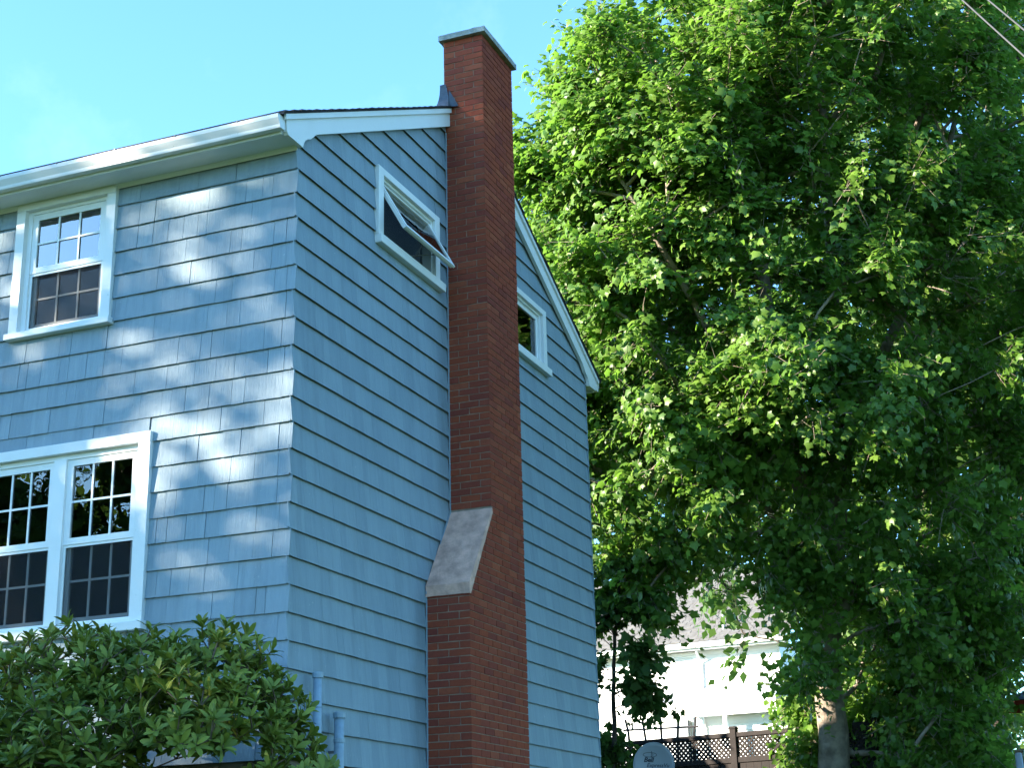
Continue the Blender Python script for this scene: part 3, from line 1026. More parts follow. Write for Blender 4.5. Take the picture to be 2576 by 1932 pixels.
# main maple behind the house
DM = 24.0
def A_(px, py, dd=0.0): return at(px, py, DM + dd)
gb = A_(2100, 2250); gb[2] = float(ground_z(gb[0], gb[1])) - .1
fork = A_(2062, 1450)
stems = [([gb, A_(2098, 1932), A_(2082, 1700), fork, A_(2000, 1120, -.4), A_(1935, 840, -.6), A_(1900, 560, -.5), A_(1872, 300, -.3), A_(1860, 60)], .30, .05),
         ([A_(2082, 1650), A_(2105, 1300, .5), A_(2108, 1050, .7), A_(2098, 780, .8), A_(2080, 480, .5), A_(2060, 120, .3)], .20, .05),
         ([A_(2010, 1150, -.4), A_(1890, 980, -1.), A_(1770, 800, -1.4), A_(1650, 600, -1.6), A_(1560, 450, -1.6)], .10, .03),
         ([A_(2106, 1150, .6), A_(2220, 900, .2), A_(2340, 620, .4), A_(2400, 300, .8)], .12, .04),
         ([A_(2082, 1600), A_(2240, 1330, .6), A_(2420, 1080, 1.2), A_(2560, 850, 1.5)], .12, .04),
         ([A_(2040, 1380), A_(1900, 1260, -.8), A_(1760, 1200, -1.4), A_(1640, 1180, -1.8)], .08, .03)]
blobs = [blob(1975, -60, DM, 2.75, 75), blob(1730, 250, DM - .6, 2.05, 62), blob(1650, 560, DM - .8, 1.9, 58), blob(1740, 900, DM - .8, 2.2, 62),
         blob(1690, 1180, DM - 1.2, 1.5, 34), blob(1390, 1120, DM - .6, 1.3, 24), blob(1440, 800, DM - .4, 1.1, 14), blob(1455, 340, DM - .8, .95, 16), blob(1420, 560, DM - .8, .95, 16), blob(2150, 350, DM, 3.0, 75), blob(2280, 850, DM + .4, 2.7, 60), blob(2020, 900, DM - 1.2, 2.0, 32),
         blob(2430, 150, DM + 1, 2.8, 55), blob(2520, 700, DM + 1.5, 2.4, 40), blob(2130, 1270, DM, 2.0, 34), blob(2450, 1230, DM + 1, 1.9, 30),
         blob(1620, 1450, DM - 1.5, .75, 10), blob(2010, 1400, DM - 1.2, .7, 9), blob(2010, 1640, DM - .8, .55, 6), blob(2290, 1600, DM + .5, 1.4, 28), blob(2330, 1850, DM + .3, 1.2, 24), blob(2150, 1780, DM + .9, .9, 14), blob(2520, 1600, DM + .5, 1.0, 12), blob(2040, 1830, DM + .6, .5, 6),
         blob(2130, -350, DM, 2.8, 45)]
def roof_gap(P):
    """the opening under the crown through which the white house shows"""
    d = P - CAM; z = d @ fw
    px = IW / 2 + FPX * (d @ rt) / z; py = IH / 2 - FPX * (d @ up) / z
    lo_ = np.maximum(1790 - (py - 1440) * .75, 1640) - 45
    hi_ = np.minimum(1800 + (py - 1440) * .8, 1960) + 45
    return ~((py > 1405) & (px > lo_) & (px < hi_))


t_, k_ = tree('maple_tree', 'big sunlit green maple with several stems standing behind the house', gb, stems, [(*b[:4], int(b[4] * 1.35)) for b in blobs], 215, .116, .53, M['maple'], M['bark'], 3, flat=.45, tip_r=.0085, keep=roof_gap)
NTRI += k_

# young tree against the house edge, and the darker trees behind
b1 = at(1548, 2200, 22.5); b1[2] = float(ground_z(b1[0], b1[1])) - .1
st1 = [([b1, at(1546, 1930, 22.5), at(1545, 1750, 22.5), at(1552, 1560, 22.5), at(1570, 1380, 22.6)], .05, .02)]
t_, k_ = tree('young_tree', 'thin dark young tree close to the rear corner of the blue house', b1, st1,
              [blob(1560, 1500, 22.5, .62, 9), blob(1555, 1690, 22.5, .42, 5), blob(1600, 1790, 22.3, .28, 2), blob(1500, 1850, 22.6, .3, 3)],
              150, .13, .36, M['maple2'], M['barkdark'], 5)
NTRI += k_


def back_tree(name, label, px, d, top, width, nb, seed, mat='maple2', lo=1500, ln=70, ls=.24, cr=.95, group='trees behind the maple'):
    global NTRI
    g = np.random.default_rng(seed)
    b = at(px, 2250, d); b[2] = float(ground_z(b[0], b[1])) - .1
    stem = [([b, at(px + 10, 1900, d), at(px - 10, 1500, d), at(px + 20, 1000, d), at(px, top + 250, d)], .22, .05)]
    bl = []
    for i in range(nb):
        q = (i + .5) / nb
        py = lo + (top - lo) * q
        w = width * (1 - .45 * abs(q - .45))
        bl.append(blob(px + g.uniform(-.45, .45) * w, py, d + g.uniform(-1.2, 1.2), w * d / FPX * .55, 25))
    t, k = tree(name, label, b, stem, bl, ln, ls, cr, M[mat], M['barkdark'], seed, PL_V, PL_F, .01, group)
    NTRI += k


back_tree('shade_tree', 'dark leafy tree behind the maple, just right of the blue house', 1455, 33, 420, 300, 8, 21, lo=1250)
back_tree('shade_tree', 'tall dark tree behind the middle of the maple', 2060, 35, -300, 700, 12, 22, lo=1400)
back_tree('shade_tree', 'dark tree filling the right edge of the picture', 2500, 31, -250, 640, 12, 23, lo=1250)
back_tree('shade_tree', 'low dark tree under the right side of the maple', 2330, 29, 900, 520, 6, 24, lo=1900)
for x_, y_, h_, r_, lab_ in ((8.4, 12.2, 11.5, 3.0, 'unseen leafy tree added just outside the right border to darken the maple'), (14.5, 4.5, 12.0, 3.6, 'unseen tree added well outside the right border to block sky light'), (16.0, -6.0, 12.5, 3.8, 'unseen tree added farthest from the house to block low sky light')):
    b_ = np.array([x_, y_, float(ground_z(x_, y_)) - .1])  # unseen trees added outside the frame to block sky light on the maple
    t_, k_ = tree('shade_tree', lab_, b_, [([b_, b_ + [0, 0, 2.5], b_ + [.2, .1, h_ * .6], b_ + [0, .2, h_ * .92]], .24, .05)],
                  [(x_, y_, h_ * .28, r_ * .85, 40), (x_ + .5, y_ - .4, h_ * .5, r_, 44), (x_ + .2, y_ + .4, h_ * .74, r_ * .9, 40)], 90, .24, .8, M['maple2'], M['barkdark'], 71, PL_V, PL_F, .01, 'trees behind the maple')
    NTRI += k_
back_tree('distant_tree', 'pale sunlit tree seen far off under the dark crowns', 2500, 62, 1480, 460, 5, 25, 'far', lo=1960, ln=90, ls=.3, cr=1.2, group='trees far behind the fence')

# unseen bushes added behind the house to keep sun off maple foot and fence
lb = np.array([-4.6, 10.6, float(ground_z(-4.6, 10.6)) - .1])
t_, k_ = tree('added_shade_bush', 'unseen bush added behind the blue house to shade the foot of the maple', lb, [([lb, lb + [.1, 0, 1.2], lb + [.2, .1, 3.2]], .08, .03), ([lb, lb + [.6, .3, 1.4], lb + [1.2, .4, 2.6]], .06, .02)],
              [(-4.6, 10.6, 1.2, 1.7, 36), (-3.6, 11.6, .8, 1.1, 20), (-6.0, 10.2, 1.3, 1.5, 22)], 60, .22, .6, M['maple2'], M['barkdark'], 33, PL_V, PL_F, group='bushes added behind the house for shade')
NTRI += k_
lb = np.array([-6.6, 13.4, float(ground_z(-6.6, 13.4)) - .1])
t_, k_ = tree('added_shade_bush', 'second, taller unseen bush added behind the blue house to shade the lattice fence', lb, [([lb, lb + [.1, 0, 1.4], lb + [.2, .1, 4.0]], .08, .03), ([lb, lb + [.6, .3, 1.4], lb + [1.2, .4, 3.0]], .06, .02)],
              [(-6.6, 13.4, 2.4, 1.9, 44), (-5.6, 13.2, 1.0, 1.4, 26), (-7.6, 14.2, 2.2, 1.8, 40), (-6.2, 14.0, .6, 1.5, 26)], 120, .28, .6, M['maple2'], M['barkdark'], 34, PL_V, PL_F, group='bushes added behind the house for shade')
NTRI += k_

# rhododendron in front of the house corner
def rhododendron():
    global NTRI
    g = np.random.default_rng(41)
    base = (-.35, -1.05, float(ground_z(-.35, -1.05)))
    t = thing('rhododendron_bush', 'leafy green rhododendron bush in front of the house corner below the window', 'bush', base)
    # dome from balls (x, y, z, r)
    balls = [(-1.15, -1.05, .42, .55), (-.55, -1.05, .38, .52), (-.02, -1.0, .34, .50), (.33, -1.05, .06, .43), (-1.75, -1.15, -.02, .52), (-2.4, -1.1, -.12, .55),
             (.10, -1.55, .05, .42), (-.7, -1.6, -.05, .55), (-1.5, -1.65, -.10, .55), (.70, -1.05, -.30, .32), (-2.3, -1.7, -.15, .6)]
    P, O = [], []
    for bx, by, bz, r in balls:
        nn = int(175 * r * r / .27)
        d = unitv(g.normal(size=(nn, 3))); d[:, 2] = np.abs(d[:, 2]) * .9 - .25; d = unitv(d)
        p = np.array([bx, by, bz]) + d * (r * g.uniform(.62, 1.06, nn))[:, None]
        P.append(p); O.append(d)
    P = np.concatenate(P); O = np.concatenate(O)
    ok = (P[:, 1] < -.10) & (P[:, 2] > -.9)
    inside = np.zeros(len(P), bool)
    for bx, by, bz, r in balls: inside |= np.linalg.norm(P - np.array([bx, by, bz]), axis=1) < r * .58
    P, O = P[ok & ~inside], O[ok & ~inside]
    # stems
    root = np.array([[base[0] + dx, base[1] + dy, base[2] - .05] for dx, dy in ((0, 0), (-.7, -.1), (.5, .05), (-1.4, -.1))])
    nodes = [r for r in root]; pts = list(root)
    order = np.argsort(np.min(np.linalg.norm(P[:, None] - root[None], axis=2), axis=1))
    arr = np.zeros((4 + len(P) * 4, 3)); arr[:4] = root; m = 4; A, B, RA, RB = [], [], [], []
    for i in order:
        p = P[i]
        dv = np.linalg.norm(arr[:m] - p, axis=1) + .8 * np.maximum(0, arr[:m, 2] - p[2] + .1)
        j = int(np.argmin(dv)); a = arr[j].copy(); L = np.linalg.norm(p - a); steps = max(1, min(4, int(L / .15))); prev = a
        for s in range(1, steps + 1):
            x = a + (p - a) * s / steps + g.normal(size=3) * .015 * (s < steps)
            A.append(prev); B.append(x); RA.append(.006); RB.append(.005); arr[m] = x; m += 1; prev = x
    Vb, Fb = frusta(np.array(A), np.array(B), np.array(RA), np.array(RB))
    link('branches', np_mesh('branches', Vb, Fb, M['twig'], True), t)['kind'] = 'stuff'
    LP, LN, LT, LS = [], [], [], []
    for p, o in zip(P, O):
        ax = unitv(o * .8 + np.array([0, 0, .75]) + g.normal(size=3) * .25)
        e1 = unitv(np.cross(ax, [.3, .8, .5])); e2 = np.cross(ax, e1)
        nl = g.integers(7, 11); ph = g.random() * 6.28
        for q in range(nl):
            th = ph + q * 2.4
            rad_ = e1 * math.cos(th) + e2 * math.sin(th)
            tilt = rad(g.uniform(25, 60) + 30 * (q / nl))
            d = ax * math.cos(tilt) + rad_ * math.sin(tilt)
            nrm = ax * math.sin(tilt) - rad_ * math.cos(tilt)
            LP.append(p - ax * .03 * (q / nl)); LT.append(d); LN.append(nrm + g.normal(size=3) * .12); LS.append(g.uniform(.085, .135))
    LP, LN, LT, LS = map(np.array, (LP, LN, LT, LS))
    dep = (LP - CAM) @ fw - .6 * LP[:, 2]
    px = IW / 2 + FPX * ((LP - CAM) @ rt) / ((LP - CAM) @ fw); py = IH / 2 - FPX * ((LP - CAM) @ up) / ((LP - CAM) @ fw)
    infr = (px > 0) & (px < IW) & (py < IH - 10)
    order = np.argsort(np.where(infr, dep, 1e3))
    one = np_mesh('leaf', RL_V, RL_F, M['rhodo'], True)
    Nn = unitv(LN); T = unitv(LT - Nn * (LT * Nn).sum(1, keepdims=True)); Bb = np.cross(T, Nn)
    for i in order[:300]:
        o = bpy.data.objects.new('leaf', one); COL.objects.link(o)
        b, tt, nn, s = Bb[i], T[i], Nn[i], LS[i]
        o.matrix_world = Matrix(((b[0] * s, tt[0] * s, nn[0] * s, LP[i][0]), (b[1] * s, tt[1] * s, nn[1] * s, LP[i][1]), (b[2] * s, tt[2] * s, nn[2] * s, LP[i][2]), (0, 0, 0, 1)))
        o.parent = t; o.matrix_parent_inverse = Matrix.Translation(-Vector(base))
    rest = order[300:]
    V_, F_ = leaves(LP[rest], LN[rest], LT[rest], LS[rest], RL_V, RL_F)
    o = link('foliage', np_mesh('foliage', V_, F_, M['rhodo'], True), t); o['kind'] = 'stuff'
    NTRI += len(F_)


rhododendron()

# trees of the front garden: outside the picture, they shade the house and show in its windows
SHADE_SEED, SHADE_N = 12, 40
su = np.array([-math.cos(SUN_A), -math.sin(SUN_A)]); sv = np.array([math.sin(SUN_A), -math.cos(SUN_A)])
def garden(dist, perp, z): 
    q = np.array([-1.5, 0]) + su * dist + sv * perp
    return np.array([q[0], q[1], z])
gb2 = garden(22, -1.0, 0); gb2[2] = float(ground_z(gb2[0], gb2[1])) - .1
def GP(dp, z, dd=0): return garden(22 + dd, dp, z)
stm = [([gb2, GP(-1, 2), GP(-1.2, 6), GP(-1.4, 10), GP(-1.2, 16.5)], .35, .06), ([GP(-1, 4), GP(.8, 7, 1), GP(1.6, 10, 1)], .15, .05), ([GP(-1, 4.5), GP(-3, 8, -1), GP(-3.6, 11, -1)], .15, .05)]
bl = [(*GP(-.2, 8.0), 2.5, 50), (*GP(-2.0, 9.8), 2.3, 50), (*GP(.6, 10.8), 2.3, 54), (*GP(-2.2, 13.2), 2.3, 60), (*GP(-.2, 13.0), 2.2, 54), (*GP(-1.3, 15.0), 1.7, 56), (*GP(-1.3, 16.8), 1.6, 66), (*GP(-3.8, 11), 2.0, 24), (*GP(2.2, 9.4), 1.7, 24)]
t_, k_ = tree('front_garden_tree', 'broad maple in the front garden that throws dappled shade on the house', gb2, stm, bl, SHADE_N, .26, .60, M['maple2'], M['barkdark'], SHADE_SEED, PL_V, PL_F, .008, 'trees of the front garden')
NTRI += k_
for i, (x, y, h, r, lab) in enumerate(((-15.5, -19.5, 14.2, 3.0, 'tall front garden tree mirrored in the windows'), (-21.5, -20.0, 13.0, 3.4, 'wide front garden tree mirrored in the lower window'), (-10.5, -24.0, 11.0, 3.0, 'shorter front garden tree nearest the street'), (-20.0, -28.5, 12.5, 4.0, 'dense front garden tree across the lawn, behind the others'), (-27.0, -27.0, 12.0, 4.0, 'farthest of the front garden trees'))):
    b = np.array([x, y, float(ground_z(x, y)) - .1])
    st = [([b, b + [0, 0, 3], b + [.3, .2, h * .55], b + [.1, .4, h * .95]], .28, .04), ([b + [0, 0, 3], b + [1.2, -.5, 6], b + [1.8, -.6, 9]], .12, .04)]
    bl = [(x, y, h * .30, r, 34), (x + 1.2, y - .8, h * .48, r * .9, 34), (x - 1.2, y + .6, h * .58, r * .85, 30), (x + .3, y + .2, h * .76, r * .6, 14)]
    t_, k_ = tree('front_garden_tree', lab, b, st, bl, 120, .30, .85, M['maple2'], M['barkdark'], 60 + i, PL_V, PL_F, .01, 'trees of the front garden')
    NTRI += k_

# ------------------------------------------------------------------ white house of the neighbours
A0, B0 = at(1600, 1643, 46.0), at(1985, 1603, 43.9)
ud = (B0 - A0) * np.array([1, 1, 0]); ud /= np.linalg.norm(ud)
nd = np.array([ud[1], -ud[0], 0.0])
if nd @ (CAM - A0) < 0: nd = -nd
NW = Wall((A0[0], A0[1], 0), ud, nd)
def N6(x, y, n=0.0): return NW.hit(1450 + x / 3.118, 1400 + y / 3.118, n)
zg = -1.6
nh = thing('white_house', 'white neighbouring house with grey shingled roof seen between the trees', 'house', tuple(NW.P(4, zg)))
ZE = N6(900, 735, .45)[1]           # bottom of the gutter
uL, uR = -6.0, N6(1640, 640, .45)[0]
ZS = ZE + .02
# lapped wall boards
mb = MB(); NW.box(mb, uL + .3, uR - .35, zg, ZS, -4.0, -.02)
wallp = mb.build('wall', M['whitewall'], nh)
mb = MB(); z = zg
while z < ZS - .02:
    z1 = min(z + .13, ZS)
    mb.hexa([NW.P(uL + .3, z, -.02), NW.P(uR - .35, z, -.02), NW.P(uR - .35, z, .002), NW.P(uL + .3, z, .002), NW.P(uL + .3, z1, -.02), NW.P(uR - .35, z1, -.02), NW.P(uR - .35, z1, -.012), NW.P(uL + .3, z1, -.012)])
    z = z1
o = mb.build('clapboards', M['whitewall'], wallp); o['kind'] = 'stuff'
# eave
NW.part('soffit', M['whitewall'], nh, (uL, uR, ZS, ZS + .03, -.02, .42))
NW.part('fascia', M['whitewall'], nh, (uL, uR, ZS - .03, ZS + .16, .4205, .45))
mb = MB(); mb.prism([NW.P(uL - .05, z_, n_) for n_, z_ in ((.452, ZS + .15), (.452, ZS + .02), (.54, ZS + .02), (.56, ZS + .09), (.585, ZS + .14), (.575, ZS + .155))], np.array(ud) * (uR - uL + .1))
mb.build('gutter', M['whitewall'], nh)
# roof of shingle tabs
slope = .62
roofp = MB(); st = .14; nst = 34
roofp.hexa([NW.P(uL - .1, ZS + .17, .52), NW.P(uR + .1, ZS + .17, .52), NW.P(uR + .1, ZS + .17 + slope * 5, -4.48), NW.P(uL - .1, ZS + .17 + slope * 5, -4.48),
            NW.P(uL - .1, ZS + .20, .52), NW.P(uR + .1, ZS + .20, .52), NW.P(uR + .1, ZS + .20 + slope * 5, -4.48), NW.P(uL - .1, ZS + .20 + slope * 5, -4.48)])
rf = roofp.build('roof', M['greyroof'], nh)
tabs = MB()
for k in range(nst):
    n0 = .53 - k * st; zz = ZS + .20 + (.52 - n0) * slope
    u = uL - .1 - rnd.random() * .3
    while u < uR + .1:
        w = rnd.choice((.30, .30, .22, .38))
        u1 = min(u + w - .012, uR + .11)
        h = rnd.choice((.012, .016, .026))
        tabs.hexa([NW.P(u, zz + .001, n0), NW.P(u1, zz + .001, n0), NW.P(u1, zz + st * slope + .001, n0 - st), NW.P(u, zz + st * slope + .001, n0 - st),
                   NW.P(u, zz + h, n0), NW.P(u1, zz + h, n0), NW.P(u1, zz + st * slope + h * .6, n0 - st), NW.P(u, zz + st * slope + h * .6, n0 - st)])
        u += w
o = tabs.build('roof_shingles', M['greyroof'], rf); o['kind'] = 'stuff'
# plumbing vent
uv, zv = N6(1158, 585, -.6)
for n_ in np.arange(-.1, -4, -.05):
    uu, zz = N6(1158, 585, n_)
    if zz <= ZS + .2 + (.52 - n_) * slope: break
mb = MB(); mb.tube([NW.P(uu, zz - .05, n_), NW.P(uu, zz + .62, n_)], .055, 10); mb.build('vent_pipe', M['greysteel'], rf)
# window with cream blind
a0, z1_ = N6(748, 770); a1, z0_ = N6(965, 1040)
wn_ = NW.part('window', M['whitewall'], nh, *ring(a0, a1, z0_, z1_, .10, -.01, .05))
NW.part('sash', M['vinyl'], wn_, *ring(a0 + .101, a1 - .101, z0_ + .101, z1_ - .101, .05, -.012, .02), (a0 + .1515, a1 - .1515, (z0_ + z1_) / 2 - .03, (z0_ + z1_) / 2 + .03, -.01, .022))
NW.part('blind', M['cream'], wn_, (a0 + .1, a1 - .1, z0_ + .1, z1_ - .1, -.018, -.013))
NW.part('sill', M['whitewall'], wn_, (a0 - .05, a1 + .05, z0_ - .08, z0_ - .001, -.01, .09))
# downspout and cable
ua_, _ = N6(978, 800)
mb = MB(); mb.tube([NW.P(ua_, ZS, .40), NW.P(ua_, ZS - .35, .06), NW.P(ua_, zg + .3, .06)], .035, 8); mb.build('downspout', M['whitewall'], nh)
# pent roof over the lower storey and the porch
p0, pz1 = N6(745, 1070, .0); p1, pz0 = N6(1330, 1140, .9)
pe = N6(1560, 1100, .9)[0]
_, pzb = N6(900, 1150, .9)
pr = MB(); pr.hexa([NW.P(p0, pzb, .9), NW.P(pe, pzb, .9), NW.P(pe, pz1, .003), NW.P(p0, pz1, .003), NW.P(p0, pzb + .06, .9), NW.P(pe, pzb + .06, .9), NW.P(pe, pz1 + .06, .003), NW.P(p0, pz1 + .06, .003)])
pent = pr.build('pent_roof', M['shadedwhite'], nh)
NW.part('pent_fascia', M['whitewall'], pent, (p0, pe, pzb - .14, pzb - .001, .86, .90))
c0, cz0 = N6(1152, 1400, .9); c1, _ = N6(1180, 1400, .9)
NW.part('porch_post', M['whitewall'], nh, (c0, c1, zg, pzb - .141, .76, .859))
NW.part('porch_beam', M['whitewall'], nh, (c0 - 1.0, pe, pzb - .40, pzb - .145, .78, .855))
s0, _ = N6(1185, 1300, .3); s1 = s0 + 1.9
_, sz1 = N6(1230, 1235, .3)
back = NW.part('porch_wall', M['whitewall'], nh, (s0, s1, zg, sz1 + .4, .003, .28))
z = sz1 - 2.2
while z < sz1:
    mb = MB(); mb.hexa([NW.P(s0 + .02, z, .28), NW.P(s0 + 1.35, z, .28), NW.P(s0 + 1.35, z, .315), NW.P(s0 + .02, z, .315), NW.P(s0 + .02, z + .21, .28), NW.P(s0 + 1.35, z + .21, .28), NW.P(s0 + 1.35, z + .21, .288), NW.P(s0 + .02, z + .21, .288)])
    mb.build('siding_board', M['whitewall'], back); z += .215
NW.part('corner_board', M['whitewall'], back, (s0 + 1.352, s0 + 1.47, sz1 - 2.2, sz1 + .1, .281, .33))
l0, lz = N6(838, 1400, .06)
NW.part('meter_box', M['greysteel'], nh, (l0 - .2, l0 + .2, lz - .8, lz + .4, .004, .18))
ua_, za_ = N6(880, 1222, .1)
mb = MB(); mb.tube([NW.P(ua_, za_, .1), NW.P(ua_, zg + .5, .1)], .02, 6); mb.build('rain_chain', M['greysteel'], nh)

# ------------------------------------------------------------------ lattice fence, trellis, dish
FA, FB = at(1500, 1874, 27.0), at(1842, 1844, 25.5)
zt_ = float((FA[2] + FB[2]) / 2)
ud = (FB - FA) * np.array([1, 1, 0]); flen = float(np.linalg.norm(ud)); ud /= flen
nd = np.array([ud[1], -ud[0], 0.0])
if nd @ (CAM - FA) < 0: nd = -nd
FW = Wall((FA[0], FA[1], 0), ud, nd)
gf = float(ground_z(FA[0], FA[1])) - .05
fence = thing('lattice_fence', 'dark brown board fence topped with diagonal lattice under the maple', 'fence', tuple(FW.P(0, gf)))
uPost, zPost = FW.hit(1845, 1836)
span = 2.44
posts = [uPost + i * span for i in range(-2, 2)]
for i, u in enumerate(posts):
    p = FW.part('post', M['fence'], fence, (u - .055, u + .055, gf, zt_ + .06, -.055, .055))
    mb = MB(); a = [FW.P(u - .07, zt_ + .061, -.07), FW.P(u + .07, zt_ + .061, -.07), FW.P(u + .07, zt_ + .061, .07), FW.P(u - .07, zt_ + .061, .07)]
    b = [FW.P(u - .05, zt_ + .10, -.05), FW.P(u + .05, zt_ + .10, -.05), FW.P(u + .05, zt_ + .10, .05), FW.P(u - .05, zt_ + .10, .05)]
    mb.hexa(a + b); mb.build('post_cap', M['fence'], p)
    if i == len(posts) - 1: break
    ua, ub = u + .056, posts[i + 1] - .056
    zl = zt_ - .40
    FW.part('top_rail', M['fence'], fence, (ua, ub, zt_ - .07, zt_, -.03, .035))
    FW.part('middle_rail', M['fence'], fence, (ua, ub, zl - .085, zl - .0, -.03, .035))
    # diagonal strips, two layers
    mb = MB(); pitch, w = .085, .036; H = zt_ - .07 - zl; za, zb = zl, zt_ - .07
    for s, n0 in ((1, .004), (-1, -.006)):
        q = ua - H
        while q < ub + H:
            # strip centre line u = q + s*(z - za); clip to the panel
            def lim(off):
                lo_, hi_ = za, zb
                c_ = q + off
                if s > 0: lo_ = max(lo_, za + ua - c_); hi_ = min(hi_, za + ub - c_)
                else: lo_ = max(lo_, za + c_ - ub); hi_ = min(hi_, za + c_ - ua)
                return c_, lo_, hi_
            cc, l_, h_ = lim(0)
            if h_ - l_ > .01:
                hw = w * .707
                pts = [FW.P(cc + s * (l_ - za) - hw, l_, n0), FW.P(cc + s * (l_ - za) + hw, l_, n0), FW.P(cc + s * (h_ - za) + hw, h_, n0), FW.P(cc + s * (h_ - za) - hw, h_, n0)]
                mb.prism(pts, nd * .009)
            q += pitch
    o = mb.build('lattice', M['fence'], fence); o['kind'] = 'stuff'
    u_ = ua; 
    while u_ < ub - .02:
        FW.part('board', M['fence'], fence, (u_ + .002, min(u_ + .14, ub) - .002, gf + .05 + rnd.uniform(0, .01), zl - .086, -.012, .010))
        u_ += .14
# trellis behind the fence
def Z8(x, y, n=-.25): return FW.hit(1500 + x / 4.916, 1700 + y / 4.916, n)
tr = thing('garden_trellis', 'fan-shaped rusty trellis of five bars rising behind the lattice fence', 'trellis', tuple(FW.P(1.2, gf, -.25)))
for (x0, y0), (x1, y1) in (((360, 550), (400, 720)), ((568, 540), (615, 815)), ((793, 530), (810, 810)), ((1017, 515), (1005, 795)), ((1230, 508), (1205, 780))):
    ut, ztp = Z8(x0, y0); ubm, zbm = Z8(x1, y1); k = (ubm - ut) / (ztp - zbm)
    mb = MB(); mb.tube([FW.P(ut, ztp, -.25), FW.P(ubm, zbm, -.25), FW.P(ubm + k * 1.0 * .3, gf, -.25)], .022, 6); mb.build('bar', M['iron'], tr)
uu0, zz0 = Z8(345, 683); uu1, zz1 = Z8(1270, 633)
mb = MB(); mb.tube([FW.P(uu0, zz0, -.225), FW.P(uu1, zz1, -.225)], .018, 6); mb.build('cross_bar', M['iron'], tr)
mb = MB(); mb.tube([FW.P(uu0 + .3, zz0 - .75, -.225), FW.P(uu1 - .1, zz1 - .75, -.225)], .018, 6); mb.build('cross_bar', M['iron'], tr)

# satellite dish
dc = at(1645, 1926, 19.0)
dish = thing('satellite_dish', 'round grey satellite dish with a printed logo beside the rear of the blue house', 'satellite dish', (float(dc[0]), float(dc[1]), float(ground_z(dc[0], dc[1]))))
dn = CAM - dc; dn /= np.linalg.norm(dn); dn = unitv(dn + np.array([-.10, 0, .06]))
du = unitv(np.cross([0, 0, 1.0], dn)); dv = np.cross(dn, du)
tl = rad(3); du, dv = du * math.cos(tl) - dv * math.sin(tl), dv * math.cos(tl) + du * math.sin(tl)
def DP(a, b, c): return dc + du * a + dv * b + dn * c
RX, RY = .252, .272
mb = MB(); rings, seg = 7, 40
def dz(q): return -.055 * (1 - q * q)
for i in range(rings + 1):
    q = i / rings
    for s in range(seg):
        t = 2 * math.pi * s / seg
        mb.v.append(tuple(DP(RX * q * math.cos(t), RY * q * math.sin(t), dz(q))))
for i in range(rings):
    for s in range(seg):
        s2 = (s + 1) % seg
        mb.f.append((i * seg + s, i * seg + s2, (i + 1) * seg + s2, (i + 1) * seg + s))
me = bpy.data.meshes.new('reflector'); me.from_pydata(mb.v, [], mb.f); me.materials.append(M['dish']); me.polygons.foreach_set('use_smooth', [True] * len(me.polygons)); me.update()
ref = link('reflector', me, dish)
so = ref.modifiers.new('thick', 'SOLIDIFY'); so.thickness = .006; so.offset = 0
mb = MB(); mb.tube([DP(RX * math.cos(t), RY * math.sin(t), 0) for t in np.linspace(0, 2 * math.pi, 41)], .006, 6, False); mb.build('rim', M['dish'], dish)
mb = MB(); mb.tube([DP(0, -RY, -.03), DP(0, -RY - .08, .20), DP(0, -RY + .02, .42)], .014, 8); mb.build('feed_arm', M['greysteel'], dish)
mb = MB(); mb.tube([DP(0, -RY + .01, .41), DP(0, -RY + .07, .33)], [.035, .022], 10); mb.build('feed_horn', M['dish'], dish)
bk = DP(0, 0, -.12)
mb = MB(); mb.tube([DP(0, 0, -.058), bk], .05, 8); mb.tube([(bk[0], bk[1], bk[2] + .08), (bk[0], bk[1], float(ground_z(bk[0], bk[1])) - .2)], .024, 10); mb.build('mast', M['greysteel'], dish)


def surf(a, b, lift=.0055):
    q2 = (a / RX) ** 2 + (b / RY) ** 2
    return DP(a, b, -.055 * (1 - q2) + lift)


def lettering(text, x, y, size, shear, bold, name):
    cu = bpy.data.curves.new(name, 'FONT'); cu.body = text; cu.size = size; cu.shear = shear; cu.offset = bold; cu.resolution_u = 3
    to = bpy.data.objects.new(name, cu); COL.objects.link(to)
    bpy.context.view_layer.update()
    me = bpy.data.meshes.new_from_object(to.evaluated_get(bpy.context.evaluated_depsgraph_get()))
    bpy.data.objects.remove(to)
    for v in me.vertices: v.co = Vector(surf(x + v.co.x, y + v.co.y))
    me.materials.clear(); me.materials.append(M['ink'])
    return link(name, me, dish)


k8 = 19.0 / FPX / 4.916
def lx(x): return (x - 713) * k8
def ly(y): return (1111 - y) * k8
lettering('Bell', lx(583), ly(1072), .080, .25, .0030, 'lettering')
lettering('ExpressVu', lx(618), ly(1133), .066, .25, .0010, 'lettering')
mb = MB()
cx_, cy_ = lx(660), ly(985)
mb.tube([surf(cx_ + .083 * math.cos(t) * k8 / k8, cy_ + .027 * math.sin(t)) for t in np.linspace(0, 2 * math.pi, 33)], .0028, 5, False)
mb.tube([surf(cx_ + .018 + .005 * math.sin(q * 5), cy_ + .042 - q * .075) for q in np.linspace(0, 1, 8)], .003, 5)
mb.tube([surf(cx_ + .018 + .022 * math.sin(q * 3.1), cy_ + .020 - q * .04) for q in np.linspace(0, 1, 8)], .0025, 5)
mb.build('emblem', M['ink'], dish)

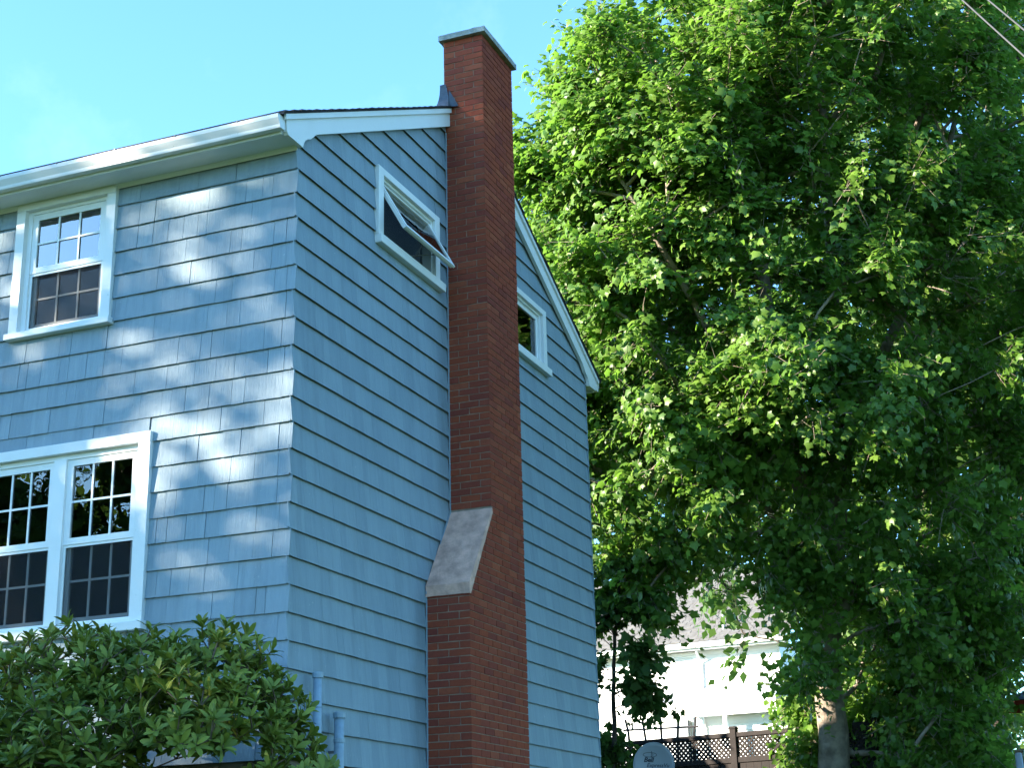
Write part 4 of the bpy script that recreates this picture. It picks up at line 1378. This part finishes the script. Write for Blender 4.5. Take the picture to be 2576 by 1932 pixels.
# ------------------------------------------------------------------ right-hand background things
# plain board fence at the lower right
ga, gb_ = at(2380, 1905, 27.0), at(2640, 1880, 25.0)
zt2 = float((ga[2] + gb_[2]) / 2)
ud2 = (gb_ - ga) * np.array([1, 1, 0]); fl2 = float(np.linalg.norm(ud2)); ud2 /= fl2
nd2 = np.array([ud2[1], -ud2[0], 0.0]); nd2 = nd2 if nd2 @ (CAM - ga) > 0 else -nd2
BW = Wall((ga[0], ga[1], 0), ud2, nd2)
g2 = float(ground_z(ga[0], ga[1])) - .05
bf = thing('board_fence', 'weathered light brown board fence at the lower right corner', 'fence', tuple(BW.P(0, g2)))
BW.part('cap_rail', M['boards'], bf, (-.6, fl2 + .4, zt2 - .04, zt2, -.06, .07))
BW.part('top_rail', M['boards'], bf, (-.6, fl2 + .4, zt2 - .16, zt2 - .0405, -.03, .045))
u_ = -.6
while u_ < fl2 + .4:
    BW.part('board', M['boards'], bf, (u_ + .003, u_ + .147, g2, zt2 - .161, -.01, .014 + rnd.uniform(0, .006))); u_ += .15
pp = at(2562, 1900, 22.0)
pz = float(ground_z(pp[0], pp[1]))
gp = thing('steel_post', 'pale steel post standing in front of the board fence', 'post', (float(pp[0]), float(pp[1]), pz))
mb = MB(); mb.tube([(pp[0], pp[1], pz - .1), (pp[0], pp[1], pp[2])], .05, 12); mb.build('shaft', M['greysteel'], gp, True)
mb = MB(); mb.tube([(pp[0], pp[1], pp[2]), (pp[0], pp[1], pp[2] + .03)], [.056, .03], 12); mb.build('cap', M['greysteel'], gp)
# pale trunks standing in the light far behind
for i, (px, y0, y1, r, lab) in enumerate(((2452, 1745, 2300, .13, 'thin pale tree trunk standing in sunlight beyond the fence'), (2478, 1660, 2300, .16, 'second pale trunk, dimmer and right beside the sunlit one'))):
    q0 = at(px, y1, 44 + 4 * i); q0[2] = float(ground_z(q0[0], q0[1])) - .1
    tk = thing('bare_trunk', lab, 'tree', tuple(q0), 'pale trunks beyond the fence')
    mb = MB(); mb.tube([q0, at(px + 3, 1850, 44 + 4 * i), at(px - 3, y0, 44 + 4 * i), at(px - 8, y0 - 220, 44 + 4 * i)], [r * 1.2, r, r * .8, r * .4], 10); mb.build('trunk', M['bark'], tk, True)
    mb = MB(); mb.tube([at(px - 3, y0, 44 + 4 * i), at(px + 30, y0 - 120, 44 + 4 * i)], [r * .4, r * .15], 7); mb.build('branch', M['bark'], tk, True)
# canopy edge with a red corner at the right border
um = at(2620, 1770, 30.0)
uz = float(ground_z(um[0], um[1]))
ub = thing('garden_umbrella', 'dark garden parasol with a red edge at the right border of the picture', 'parasol', (float(um[0]), float(um[1]), uz))
mb = MB(); R_ = 1.0; hh = float(um[2])
for s in range(8):
    a0_, a1_ = 2 * math.pi * s / 8, 2 * math.pi * (s + 1) / 8
    mb.poly([(um[0], um[1], hh + .34), (um[0] + R_ * math.cos(a0_), um[1] + R_ * math.sin(a0_), hh), (um[0] + R_ * math.cos(a1_), um[1] + R_ * math.sin(a1_), hh)])
c_ = mb.build('canopy', M['iron'], ub); so = c_.modifiers.new('thick', 'SOLIDIFY'); so.thickness = .01
mb = MB()
for s in range(8):
    a0_, a1_ = 2 * math.pi * s / 8, 2 * math.pi * (s + 1) / 8
    e0 = (um[0] + R_ * math.cos(a0_), um[1] + R_ * math.sin(a0_)); e1 = (um[0] + R_ * math.cos(a1_), um[1] + R_ * math.sin(a1_))
    mb.poly([(*e0, hh - .002), (*e1, hh - .002), (*e1, hh - .09), (*e0, hh - .09)])
c_ = mb.build('valance', M['redcloth'], ub); so = c_.modifiers.new('thick', 'SOLIDIFY'); so.thickness = .006
mb = MB(); mb.tube([(um[0], um[1], uz), (um[0], um[1], hh + .33)], .025, 8); mb.build('pole', M['greysteel'], ub)

# ------------------------------------------------------------------ overhead cables, upper right
for (p, q, d0_, d1_, lab) in (((2422, 0), (2576, 140), 13.5, 12.0, 'lower overhead cable crossing the upper right corner'), ((2487, 0), (2576, 74), 13.8, 12.5, 'upper overhead cable crossing the very corner')):
    a = at(*p, d0_); b = at(*q, d1_); d = b - a
    pts = [a - d * 9 + np.array([0, 0, 0]), a - d * 4, a, b, b + d * 4, b + d * 9]
    mb = MB(); mb.tube(pts, .0075, 6)
    o = mb.build('overhead_cable', M['cable'], None, True)
    o['label'] = lab; o['category'] = 'cable'; o['group'] = 'cables crossing the upper right corner'
print('leaf triangles', NTRI)
